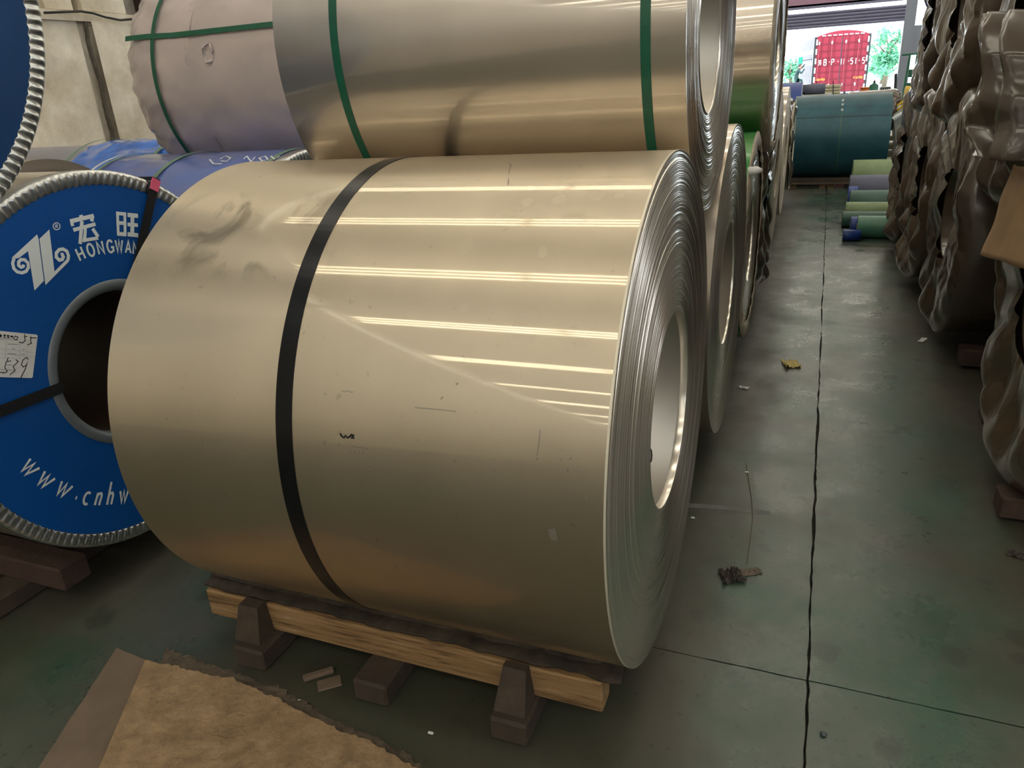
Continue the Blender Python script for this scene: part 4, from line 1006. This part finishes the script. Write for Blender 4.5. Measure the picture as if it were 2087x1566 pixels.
# timbers of the right row
sr = thing('timber_skid', 'reddish timber skid end under the nearest right hand wrapped coil', 'skid', (1.3, 3.0, 0))
MB().bevbox((.715, 2.82, .02), (1.95, 2.93, .105), .006).build('rail', M['wood_red'], sr)
MB().bevbox((.80, 3.40, .02), (1.95, 3.50, .105), .006).build('rail', M['wood_red'], sr)
MB().bevbox((.83, 2.75, .0), (.93, 3.7, .019), .003).build('cross_block', M['wood_dark'], sr)
sr2 = thing('timber_skid', 'dark timber skid under the second right hand wrapped coil', 'skid', (1.3, 4.9, 0))
MB().bevbox((.80, 4.45, .02), (1.95, 4.57, .115), .006).build('rail', M['wood_red'], sr2)
MB().bevbox((.80, 5.28, .02), (1.95, 5.38, .115), .006).build('rail', M['wood_red'], sr2)
sr3 = thing('timber_skid', 'short timber end standing between the first two right hand coils', 'skid', (.9, 3.75, 0))
MB().bevbox((.80, 3.72, 0), (1.9, 3.83, .11), .006).build('rail', M['wood_dark'], sr3)
def skid(label, x0, x1, yc, R, zc, m):
    t = thing('timber_skid', label, 'skid', ((x0+x1)/2, yc, 0), 'timber skids under the coils')
    for s in (-1, 1):
        y = yc+s*.26; zt_ = zc-math.sqrt(R*R-.21**2)-.002
        zt_ = min(zt_, .2); MB().bevbox((x0+.02, y-.05, 0), (x1-.02, y+.05, zt_), .006).build('rail', m, t)
    return t
skid('dark timber skid under the steel coil behind the foreground one', -1.5, -.42, 3.22, .645, .765, M['wood_dark'])
skid('dark timber skid under the green film covered coil', -1.5, -.42, 4.58, .575, N3z, M['wood_dark'])
skid('dark timber skid under the brown wrapped coil of the left row', -1.5, -.5, 5.74, .58, .72, M['wood_dark'])
skid('dark timber skid under the bare coil beyond the brown wrapped one', -1.5, -.42, 7.2, .64, .78, M['wood_dark'])
skid('dark timber skid under the farthest bare coil of the left row', -1.5, -.42, 8.62, .64, .78, M['wood_dark'])
skid('dark timber skid under the third right hand wrapped coil', .85, 1.95, 6.26, .65, FZ, M['wood_dark'])
skid('dark timber skid under the fourth right hand wrapped coil', .85, 1.95, 7.6, .65, FZ, M['wood_dark'])
skid('dark timber skid under the blue film wrapped coil with chalk writing', -3.4, -2.3, 3.05, .595, .785, M['wood_dark'])
skid('dark timber skid under the rear left blue film coil', -5.0, -3.5, 4.36, .615, .765, M['wood_dark'])
skid('dark timber skid under the taupe wrapped coil', -5.2, -4.1, 3.02, .62, .76, M['wood_dark'])
skid('dark timber skid under the lavender grey coil', -6.1, -5.15, 4.52, .60, .76, M['wood_dark'])

# ================================================================== far end of the aisle
T0, T1, TY, TR = -.425, .80, 12.0, .565
TZ = .08+TR
tc_ = thing('teal_coil', 'dark teal coil closing the far end of the aisle, on a low pallet', 'coil', ((T0+T1)/2, TY, .16))
shell(tc_, T0, T1, TY, TZ, TR, M['teal'], 128)
for xe, s in ((T0, -1), (T1, 1)): edges(tc_, xe, TY, TZ, TR, .25, s, M['cream'] if s < 0 else M['teal'], 10, 96, seed=50)
strap(tc_, .185, TY, TZ, TR, .018, M['roll_dgreen'])
for a in (2.62, 2.46, 2.30): 
    p = body_pt(a, .185, TY, TZ, TR+.006); MB().bevbox((p[0]-.014, p[1]-.014, p[2]-.014), (p[0]+.014, p[1]+.014, p[2]+.014), .004).build('strap_clip', M['white'], tc_)
ribbon(tc_, [body_pt(2.12, T0+.01+.1*k, TY, TZ, TR+.0005) for k in range(13)], .010, .001, M['chassis'], 'seam', [(0, -math.sin(2.12), -math.cos(2.12))]*13)
pl = thing('pallet', 'low wooden pallet under the dark teal coil', 'pallet', (.2, TY, 0))
for y in (11.55, 12.0, 12.45):
    for x in (-.52, -.40, -.02, .09, .55, .8): MB().bevbox((x, y-.05, 0), (x+.085, y+.05, .055), .004).build('pallet_block', M['wood'] if x < .3 else M['wood_dark'], pl)
for y in (11.5, 11.72, 11.9, 12.1, 12.28, 12.5): MB().bevbox((-.62, y-.05, .055), (1.0, y+.05, .075), .004).build('pallet_board', M['wood_dark'], pl)
for k, (a, b_) in enumerate(((11.72, .16), (12.28, .16))): MB().bevbox((-.4, a-.05, .075), (.78, a+.05, .12), .004).build('pallet_chock', M['wood_dark'], pl)
# behind / beside the teal coil
dk = coil('steel_coil', 'navy coil standing just left behind the dark teal coil', -1.6, -.40, 13.6, .75, .62, .25, M['roll_blue'], rings=8, n=80, seed=61, edge_m=M['roll_grey'])
gr = MB().tube([(-.385, 13.3, 1.26), (-.06, 13.3, 1.26)], .075, 20); setp(gr.build('grey_roll', M['roll_grey'], None, True), 'short slate grey roll lying behind the top of the teal coil', 'roll')
st = MB(); st.bevbox((-.37, 13.15, 0), (.05, 13.45, 1.185), .01)
setp(st.build('bench', M['mgrey']), 'grey bench hidden behind the teal coil carrying the slate roll', 'bench')
# crumpled ringed coil left of the teal one
ck = wrapped('wrapped_coil', 'dark wrapped coil squeezed between the left row and the teal coil', -.42, 1, 1.0, 10.15, .72, .52, .2, M['brown2'], M['brown_body'], 77, puff=.06, n=100)
edges(ck, -.36, 10.15, .72, .53, .49, 1, M['cream'], 2, 64, seed=3, name='pale_rim')
skid('dark timber skid under the dark wrapped coil beside the teal one', -1.4, -.5, 10.15, .52, .72, M['wood_dark'])

# coloured rolls sticking out of the right row
def roll(px0, py0, yc, xr, m, label, r=None):
    """roll lying on the floor at depth yc; its left end stands at pixel column px0, its top at pixel row py0"""
    a = ony(px0, py0, yc); r = r or float(a[2])/2; x0 = float(ony(px0, py0+6, yc)[0]); xr = xr if xr > 1 else x0+xr
    t = thing('foam_roll', label, 'roll', ((x0+xr)/2, yc, 0), 'coloured rolls beside the aisle')
    V, F = lathe([(x0+.02, .02), (x0+.004, r*.8), (x0, r*.97), (x0+.004, r), (xr, r), (xr, .02)], yc, r, 40)
    mk('wound_sheet', V, F, m, t, True)
    V, F = lathe([(x0-.001, .028), (x0-.001, .034), (x0+.1, .034), (x0+.1, .028)], yc, r, 20, True); mk('core', V, F, M['core'], t, True)
    return t
roll(1718, 468, 7.92, .16, M['roll_blue'], 'short royal blue roll on the floor, nearest of the coloured rolls')
roll(1734, 442, 8.22, .12, M['roll_blue'], 'short royal blue roll half hidden behind the mint green roll')
roll(1748, 440, 8.08, 1.6, M['roll_mint'], 'thick mint green roll beside the royal blue ones')
roll(1717, 431, 8.62, 1.5, M['roll_dgreen'], 'thin dark green roll added for the shaded lower side of the pale green roll', None)  # added: its dark colour paints the shaded lower side of the pale roll
roll(1724, 412, 8.92, 1.5, M['roll_green'], 'pale green roll behind the thin dark green one')
roll(1733, 388, 9.32, 1.6, M['roll_dgreen'], 'mid green roll in front of the slate grey roll')
roll(1729, 380, 9.72, .10, M['roll_blue'], 'navy roll end peeping out beside the slate grey roll')
roll(1732, 357, 10.10, 1.6, M['roll_grey'], 'slate grey roll between the green ones')
roll(1739, 326, 10.72, 1.7, M['roll_green'], 'pale olive green roll, farthest of the coloured rolls')

# machinery right of the teal coil
mg = thing('slitting_console', 'grey sheet metal machine console with yellow rails, right of the teal coil', 'machine', (1.3, 14.2, 0))
def pbox(px0, py0, px1, py1, y, dy, m, name, parent, bev=.01):
    a = ony(px0, py1, y); b_ = ony(px1, py0, y)
    return MB().bevbox((min(a[0], b_[0]), y, min(a[2], b_[2])), (max(a[0], b_[0]), y+dy, max(a[2], b_[2])), bev).build(name, m, parent)
a = ony(1832, 335, 12.8); top = ony(1822, 245, 12.8)
MB().bevbox((1.0, 12.8, 0), (1.75, 13.6, float(top[2])), .012).build('cabinet', M['mgrey'], mg)
q = [ony(1822, 236, 12.6), ony(1868, 205, 12.6), ony(1868, 262, 12.6), ony(1826, 290, 12.6)]
V = [tuple(p) for p in q]+[(p[0], p[1]+.7, p[2]) for p in q]
MB().add(V, [(3, 2, 1, 0), (4, 5, 6, 7), (0, 1, 5, 4), (1, 2, 6, 5), (2, 3, 7, 6), (3, 0, 4, 7)]).build('sloped_hood', M['mgrey'], mg)
q = [ony(1820, 243, 12.55), ony(1868, 214, 12.55)]
MB().tube([q[0], q[1]], .03, 8).build('hood_edge', M['white'], mg)
for d in (0, 9): MB().tube([ony(1815, 226+d, 12.9), ony(1890, 170+d, 12.9)], .02, 8).build('yellow_rail', M['yellow'], mg)
MB().tube([ony(1843, 190, 13.3), ony(1880, 190, 13.3)], .10, 12).build('yellow_drum', M['yellow'], mg)
rk = thing('shelf_rack', 'low rack of pale boards between the teal coil and the grey machine', 'rack', (1.0, 13.4, 0))
for px in (1806, 1832): 
    a = ony(px, 272, 13.4); MB().bevbox((a[0]-.012, 13.4, 0), (a[0]+.012, 13.44, float(a[2])), .003).build('post', M['mgrey'], rk)
for py in (282, 300, 316, 332):
    a = ony(1806, py, 13.4); b_ = ony(1832, py, 13.4); MB().bevbox((a[0], 13.38, a[2]-.035), (b_[0], 13.8, a[2]+.035), .006).build('board', M['cream'], rk)
bd = wrapped('wrapped_bundle', 'dark wrapped bundle poking out right of the teal coil', .88, 1, .6, 13.1, .92, .28, .06, M['brown2'], M['brown2'], 83, puff=.10, n=80)
MB().bevbox((.35, 12.95, 0), (.85, 13.25, .63), .01).build('stand', M['mgrey'], bd)
gm = thing('green_machine', 'dark green machine in front of the bright gate, at the right', 'machine', (1.6, 17, 0))
for (a, b_, c_, d) in ((1843, 168, 1885, 188), (1850, 140, 1885, 158), (1838, 186, 1890, 205)): pbox(a, b_, c_, d, 16.5, .5, M['mgreen'], 'housing', gm)
a = ony(1843, 205, 16.5); MB().bevbox((float(a[0]), 16.5, 0), (float(a[0])+1.2, 17.1, float(a[2])), .01).build('base', M['mgreen'], gm)
for px in (1847, 1862): MB().tube([ony(px-6, 190, 16.4), ony(px+8, 110, 16.4)], .02, 6).build('frame_bar', M['mgreen'], gm)
MB().tube([ony(1838, 112, 16.4), ony(1890, 108, 16.4)], .02, 6).build('frame_bar', M['mgreen'], gm)
MB().tube([ony(1822, 232, 15), ony(1826, 150, 15)], .022, 8).build('post', M['chassis'], gm)
hp = thing('hopper', 'small grey ribbed hopper above the right end of the teal coil', 'hopper', (1.1, 20, 0))
a, b_, c_, d = ony(1795, 178, 20), ony(1816, 177, 20), ony(1820, 196, 20), ony(1788, 197, 20)
V = [tuple(q) for q in (d, c_, b_, a)]+[(q[0], q[1]+.5, q[2]) for q in (d, c_, b_, a)]
MB().add(V, [(0, 3, 2, 1), (4, 5, 6, 7), (0, 1, 5, 4), (1, 2, 6, 5), (2, 3, 7, 6), (3, 0, 4, 7)]).build('bin', M['mgrey'], hp)
MB().bevbox((float(d[0])+.05, 20.05, 0), (float(c_[0])-.05, 20.4, float(d[2])), .01).build('stand', M['mgrey'], hp)
for k in range(5):
    x = float(a[0])+(float(b_[0])-float(a[0]))*(k+.5)/5; MB().tube([(x-.01, 19.98, float(a[2])), (x, 19.98, float(d[2]))], .012, 6).build('rib', M['chassis'], hp)
gc = thing('gas_cylinder', 'dark green gas cylinder standing beside the red truck', 'cylinder', tuple(ony(1779, 195, 24)))
pc = ony(1779, 195, 24); pt_ = ony(1779, 168, 24)
MB().tube([(pc[0], 24, 0), (pc[0], 24, pt_[2]-.08), (pc[0], 24, pt_[2]-.02)], [.12, .12, .04], 14).build('bottle', M['mgreen'], gc, True)
MB().tube([(pc[0], 24, pt_[2]-.03), (pc[0], 24, pt_[2]+.05)], .03, 10).build('valve', M['chassis'], gc, True)
orr = thing('orange_bin', 'orange plastic bin left of the gas cylinder', 'bin', tuple(ony(1769, 190, 26)))
a = ony(1761, 180, 26); b_ = ony(1777, 196, 26)
V, F = [], []
mbo = MB(); mbo.tube([((a[0]+b_[0])/2, 26, 0), ((a[0]+b_[0])/2, 26, a[2])], [.17, .22], 16); mbo.build('tub', M['orange'], orr, True)
MB().tube([((a[0]+b_[0])/2, 26, a[2]), ((a[0]+b_[0])/2, 26, a[2]+.03)], .24, 16).build('rim', M['orange'], orr, True)
cs = thing('cream_crate', 'cream slatted crate standing before the tail of the red truck', 'crate', tuple(ony(1682, 190, 22)))
a = ony(1648, 175, 22); b_ = ony(1712, 196, 22)
for k in range(4):
    z0 = float(b_[2])+(float(a[2])-float(b_[2]))*k/4; MB().bevbox((float(a[0]), 22, z0), (float(b_[0]), 22.5, z0+(float(a[2])-float(b_[2]))/4-.012), .006).build('slat', M['cream'], cs)
MB().bevbox((float(a[0])+.05, 22.03, 0), (float(b_[0])-.05, 22.47, float(b_[2])), .01).build('base', M['cream'], cs)
for px in (1664, 1698): 
    p = ony(px, 165, 21.95); p2 = ony(px, 196, 21.95); MB().tube([p, p2], .012, 6).build('stake', M['chassis'], cs)

# ================================================================== outside: yard, truck, people, tree
yd = struct(MB().box((-45, YF+.3, -.3), (45, 110, -.02)).build('yard_ground', M['ground']))
TKY = 44.0
A = ony(1650, 190, TKY); Bq = ony(1762, 188, TKY); Cq = ony(1665, 72, TKY); Dq = ony(1777, 62, TKY)
TX0, TX1 = float((A[0]+Cq[0])/2)+.02, float((Bq[0]+Dq[0])/2); TZ0 = float((A[2]+Bq[2])/2)+.02; TZ1 = float((Cq[2]+Dq[2])/2)-.12
tk = thing('truck', 'red box truck parked outside the open gate, rear doors towards the aisle', 'truck', (TX0, TKY, -.02))
TL = 8.0; xm = (TX0+TX1)/2
MB().box((TX0, TKY+.03, TZ0), (TX1, TKY+TL, TZ1)).build('box_body', M['truck_side'], tk)
# arched tarpaulin roof
V = []; F = []
for i, y in enumerate((TKY, TKY+TL)):
    for k in range(13):
        t = k/12; V.append((TX0+(TX1-TX0)*t, y, TZ1+.26*math.sin(PI*t)**.8))
    V.append((TX1, y, TZ1-.03)); V.append((TX0, y, TZ1-.03))
n = 15
F = [tuple(range(n))[::-1], tuple(range(n, 2*n))]+[(k, (k+1) % n, (k+1) % n+n, k+n) for k in range(n)]
mk('arched_roof', V, F, M['red'], tk)
wd = (TX1-TX0)
for s in (0, 1):
    x0 = TX0+.04+s*(wd/2-.02); x1 = x0+wd/2-.07
    dz = MB().box((x0, TKY-.03, TZ0+.03), (x1, TKY+.03, TZ1-.03)).build('rear_door', M['red'], tk)
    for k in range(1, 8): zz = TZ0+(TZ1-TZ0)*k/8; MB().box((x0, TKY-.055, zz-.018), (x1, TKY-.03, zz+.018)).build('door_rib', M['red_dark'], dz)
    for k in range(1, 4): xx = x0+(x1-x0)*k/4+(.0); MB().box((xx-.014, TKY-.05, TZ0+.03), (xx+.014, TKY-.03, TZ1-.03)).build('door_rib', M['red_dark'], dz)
    for f in (.12, .62): 
        xx = x0+(x1-x0)*f; MB().tube([(xx, TKY-.075, TZ0+.0), (xx, TKY-.075, TZ1-.05)], .02, 6).build('locking_bar', M['red'], dz)
        for zz in (TZ1-.28, TZ0+.35): MB().box((xx-.03, TKY-.10, zz-.07), (xx+.03, TKY-.05, zz+.07)).build('bar_bracket', M['white'], dz)
for s, xx in ((0, TX0), (1, TX1)):
    MB().box((xx-.05, TKY-.06, TZ0-.02), (xx+.05, TKY+.05, TZ1+.02)).build('corner_post', M['chassis'], tk)
    for k in range(6): zz = TZ0+.08+(TZ1-TZ0)*k/6; MB().box((xx-.035+(.07 if s == 0 else -.07), TKY-.085, zz), (xx+.035+(.07 if s == 0 else -.07), TKY-.06, zz+.26)).build('reflector_strip', M['white'], tk)
for k in range(8): x0 = TX0+.3+(wd-.5)*k/8; MB().box((x0, TKY-.05, TZ1+.03), (x0+.17, TKY-.01, TZ1+.08)).build('reflector_strip', M['white'], tk)
for k in range(6):
    if k > 2: x0 = TX0+.15+(wd-.3)*k/6; MB().box((x0, TKY-.09, TZ0-.06), (x0+.26, TKY-.05, TZ0+.0)).build('reflector_strip', M['white'], tk)
for x0 in (TX0+.12, TX1-.62): 
    for k in range(2): MB().add([(x0+.24*k, TKY-.06, TZ0+.62), (x0+.2+.24*k, TKY-.06, TZ0+.58), (x0+.25+.24*k, TKY-.06, TZ0+.68), (x0+.05+.24*k, TKY-.06, TZ0+.72)], [(0, 1, 2, 3)]).build('orange_sticker', M['orange'], tk)
    MB().box((x0, TKY-.058, TZ0+.58), (x0+.48, TKY-.05, TZ0+.72)).build('sticker_back', M['red'], tk)
MB().box((TX0+.1, TKY+.1, TZ0-.45), (TX1-.1, TKY+TL-.3, TZ0-.02)).build('chassis', M['chassis'], tk)
MB().bevbox((xm-.35, TKY-.1, TZ0+.12), (xm+.25, TKY-.06, TZ0+.42), .01).build('number_plate_panel', M['red_dark'], tk)
for y in (TKY+1.3, TKY+2.6, TKY+7):
    for x in (TX0+.2, TX1-.2): MB().tube([(x-.14, y, .45), (x+.14, y, .45)], .47, 20).build('wheel', M['chassis'], tk)
for k in range(9): 
    y = TKY+.3+k*.85; MB().box((TX0-.05, y, TZ0+.1), (TX0, y+.08, TZ1+.15)).build('side_stake', M['door_steel'], tk)
for k in range(4): z = TZ0+.25+k*.55; MB().box((TX0-.03, TKY+.1, z), (TX0-.002, TKY+TL, z+.16)).build('side_slat', M['chassis'] if k == 1 else M['white'], tk)
# lettering on the doors
GL = {'=': [[(0, .8), (.6, .8)], [(.1, 1), (.1, .65)], [(.5, 1), (.5, .65)], [(0, .5), (.6, .5), (.5, .05)], [(.3, .5), (.05, .0)]],
      'B': [[(0, 0), (0, 1), (.45, 1), (.5, .75), (.45, .52), (0, .52), (.5, .5), (.55, .25), (.5, 0), (0, 0)]], 'P': [[(0, 0), (0, 1), (.45, 1), (.5, .75), (.45, .5), (0, .5)]],
      '-': [[(0, .55), (.2, .55)]], '1': [[(0, 0), (0, 1)]], '5': [[(.5, 1), (.05, 1), (0, .55), (.4, .6), (.52, .3), (.4, 0), (0, .05)]]}
def truck_text(txt, px0, py0, px1, py1, h):
    n = len(txt)
    for ch, u in txt:
        px = px0+(px1-px0)*u; py = py0+(py1-py0)*u; p = ony(px, py, TKY-.06); mb = MB()
        for ln in GL[ch]:
            for a_, b_ in zip(ln[:-1], ln[1:]):
                x0, z0, x1, z1 = p[0]+a_[0]*h*.75, p[2]+a_[1]*h, p[0]+b_[0]*h*.75, p[2]+b_[1]*h
                mb.tube([(x0, TKY-.062, z0), (x1, TKY-.062, z1)], .019, 5)
        mb.build('letter', M['white'], tk)
tk.rotation_euler.z = .115
truck_text([('=', 0), ('B', .115), ('-', .22), ('P', .275), ('-', .40), ('1', .475), ('1', .53), ('-', .62), ('5', .67), ('1', .78), ('-', .84), ('5', .915)], 1667, 134, 1766, 129, .27)

def human(name, label, J, Rr, mats, headc, headr, hairm, loc):
    t = thing(name, label, 'person', loc)
    me = bpy.data.meshes.new('body'); names = list(J); idx = {k: i for i, k in enumerate(names)}
    E = [('pelvis', 'waist'), ('waist', 'chest'), ('chest', 'neck'), ('neck', 'headb'), ('chest', 'shl'), ('shl', 'ell'), ('ell', 'wrl'), ('wrl', 'hal'), ('chest', 'shr'), ('shr', 'elr'), ('elr', 'wrr'), ('wrr', 'har'),
         ('pelvis', 'hil'), ('hil', 'knl'), ('knl', 'anl'), ('anl', 'tol'), ('pelvis', 'hir'), ('hir', 'knr'), ('knr', 'anr'), ('anr', 'tor')]
    E = [e for e in E if e[0] in idx and e[1] in idx]
    me.from_pydata([J[k] for k in names], [(idx[a], idx[b_]) for a, b_ in E], [])
    o = bpy.data.objects.new('body', me); COL.objects.link(o); o.parent = t; o.location = (0, 0, 0)
    s = o.modifiers.new('skin', 'SKIN'); 
    for i, k in enumerate(names): me.skin_vertices[0].data[i].radius = (Rr[k], Rr[k]); me.skin_vertices[0].data[i].use_root = (k == 'pelvis')
    o.modifiers.new('sub', 'SUBSURF').levels = 1; me.materials.append(mats[0])
    headc = tuple(a+b for a, b in zip(headc, loc)); hd = MB().ico(headc, headr, (.82, .95, 1.18), 2); hd.ico((headc[0]+headr*.5, headc[1]-headr*.5, headc[2]-headr*.1), headr*.18, n=1); hd.build('head', M['skin'], t, True)
    MB().ico((headc[0]-headr*.12, headc[1]+headr*.05, headc[2]+headr*.28), headr*1.04, (.85, .95, .98), 2).build('hair', M['hair'], t, True)
    return t
# climbing man: placed at the truck's left flank
pf = ony(1625, 192, TKY+.2); hh = 1.70
mloc = (float(ony(1625, 170, TKY+.2)[0]), TKY+.2, -.02)
zf = float(ony(1625, 194, TKY+.2)[2]); zh = float(ony(1630, 135, TKY+.2)[2]); sH = (zh-zf)/1.62
def man_pt(px, py, dy=0): p = ony(px, py, TKY+.2+dy); return (float(p[0])-mloc[0], dy, float(p[2])-mloc[2])
J = dict(pelvis=man_pt(1624, 164), waist=man_pt(1622, 157), chest=man_pt(1623, 146), neck=man_pt(1628, 140), headb=man_pt(1630, 137),
         shl=man_pt(1627, 143, -.16), ell=man_pt(1633, 150, -.2), wrl=man_pt(1638, 143, -.16), hal=man_pt(1640, 140, -.15),
         shr=man_pt(1627, 142, .16), elr=man_pt(1634, 138, .2), wrr=man_pt(1639, 133, .16), har=man_pt(1641, 130, .15),
         hil=man_pt(1625, 165, -.1), knl=man_pt(1634, 163, -.12), anl=man_pt(1633, 175, -.1), tol=man_pt(1637, 177, -.1),
         hir=man_pt(1623, 166, .1), knr=man_pt(1622, 180, .1), anr=man_pt(1624, 190, .1)[:2]+(.07,), tor=man_pt(1628, 190, .1)[:2]+(.05,))
Rr = dict(pelvis=.13, waist=.13, chest=.16, neck=.06, headb=.06, shl=.07, ell=.05, wrl=.035, hal=.04, shr=.07, elr=.05, wrr=.035, har=.04, hil=.10, knl=.07, anl=.045, tol=.04, hir=.10, knr=.07, anr=.045, tor=.04)
hm = man_pt(1631, 136)
mn = human('person', 'person in dark clothes climbing the side of the red truck', J, Rr, [M['shirt']], hm, .12, M['hair'], mloc)
ploc = (float(ony(1610, 200, 36)[0]), 36.0, 0)
def pp(px, py, dy=0): p = ony(px, py, 36+dy); return (float(p[0])-ploc[0], dy, float(p[2])-ploc[2])
base = pp(1609, 176)
J = dict(pelvis=(0, 0, base[2]-.62), waist=(0, 0, base[2]-.48), chest=(0, 0, base[2]-.28), neck=(0, 0, base[2]-.14), headb=(0, 0, base[2]-.08),
         shl=(-.17, 0, base[2]-.22), ell=(-.23, -.02, base[2]-.5), wrl=(-.2, -.12, base[2]-.7), hal=(-.19, -.16, base[2]-.75), shr=(.17, 0, base[2]-.22), elr=(.23, -.02, base[2]-.5), wrr=(.2, -.12, base[2]-.7), har=(.19, -.16, base[2]-.75),
         hil=(-.1, 0, base[2]-.68), knl=(-.1, 0, (base[2]-.68)/2), anl=(-.1, 0, .06), tol=(-.1, -.12, .04), hir=(.1, 0, base[2]-.68), knr=(.1, 0, (base[2]-.68)/2), anr=(.1, 0, .06), tor=(.1, -.12, .04))
ps = human('person', 'person in a pink shirt standing near the gate left of the truck', J, Rr, [M['pinkshirt']], (0, 0, base[2]+.04), .11, M['hair'], ploc)
bpy.context.view_layer.update()
sg = thing('traffic_mirror', 'small green board fixed on the left flank of the red truck', 'board', tuple(ony(1632, 125, TKY+1)))
p = ony(1631, 124, TKY+1); MB().bevbox((float(p[0])-.10, TKY+1, float(p[2])-.18), (float(p[0])+.12, TKY+1.04, float(p[2])+.18), .01).build('panel', mat('teal_green_panel', (.02, .30, .20), .5), sg)
MB().tube([(float(p[0])+.1, TKY+1.02, float(p[2])), (TX0-.02, TKY+1.02, float(p[2])+.05)], .02, 6).build('bracket', M['chassis'], sg)

def tree(label, x, y, h, cr, seed, nleaf=1500):
    t = thing('tree', label, 'tree', (x, y, -.02)); r_ = random.Random(seed)
    mb = MB(); mb.tube([(x, y, -.02), (x+.1, y, h*.3), (x, y+.1, h*.6), (x+.15, y, h*.85)], [.16, .12, .08, .03], 8)
    for k in range(7):
        a = k*2.4; z0 = h*(.3+.07*k); mb.tube([(x, y, z0), (x+cr*.5*math.cos(a), y+cr*.5*math.sin(a), z0+.6), (x+cr*.85*math.cos(a), y+cr*.85*math.sin(a), z0+1.0)], [.06, .035, .012], 6)
    mb.build('trunk', M['bark'], t, True)
    V = []; F = []
    cl = [(r_.gauss(0, .42)*cr, r_.gauss(0, .42)*cr, h*(.28+.72*r_.random())) for _ in range(30)]
    for _ in range(nleaf):
        c_ = r_.choice(cl); p = np.array([x+c_[0]+r_.gauss(0, .16)*cr, y+c_[1]+r_.gauss(0, .16)*cr, c_[2]+r_.gauss(0, .12)*cr])
        u = np.array([r_.gauss(0, 1) for _ in range(3)]); u /= np.linalg.norm(u); w = np.cross(u, [r_.gauss(0, 1) for _ in range(3)]); w /= np.linalg.norm(w)+1e-6
        s = r_.uniform(.09, .17); k = len(V); V += [p-u*s, p+w*s*.5, p+u*s, p-w*s*.5]; F.append((k, k+1, k+2, k+3))
    o = mk('foliage', V, F, M['leaf'], t); o['kind'] = 'stuff'
    return t
p = ony(1808, 120, 58); tree('loose green tree outside the gate right of the red truck', float(p[0]), 58, 3.3, 1.2, 4, 1800)
p = ony(1790, 170, 66); tree('pale green bushy tree farther back right of the truck', float(p[0])+.2, 66, 2.0, 1.1, 6, 900)
p = ony(1610, 150, 60); tree('green shrub outside the gate left of the truck', float(p[0]), 60, 2.0, .8, 8, 500)
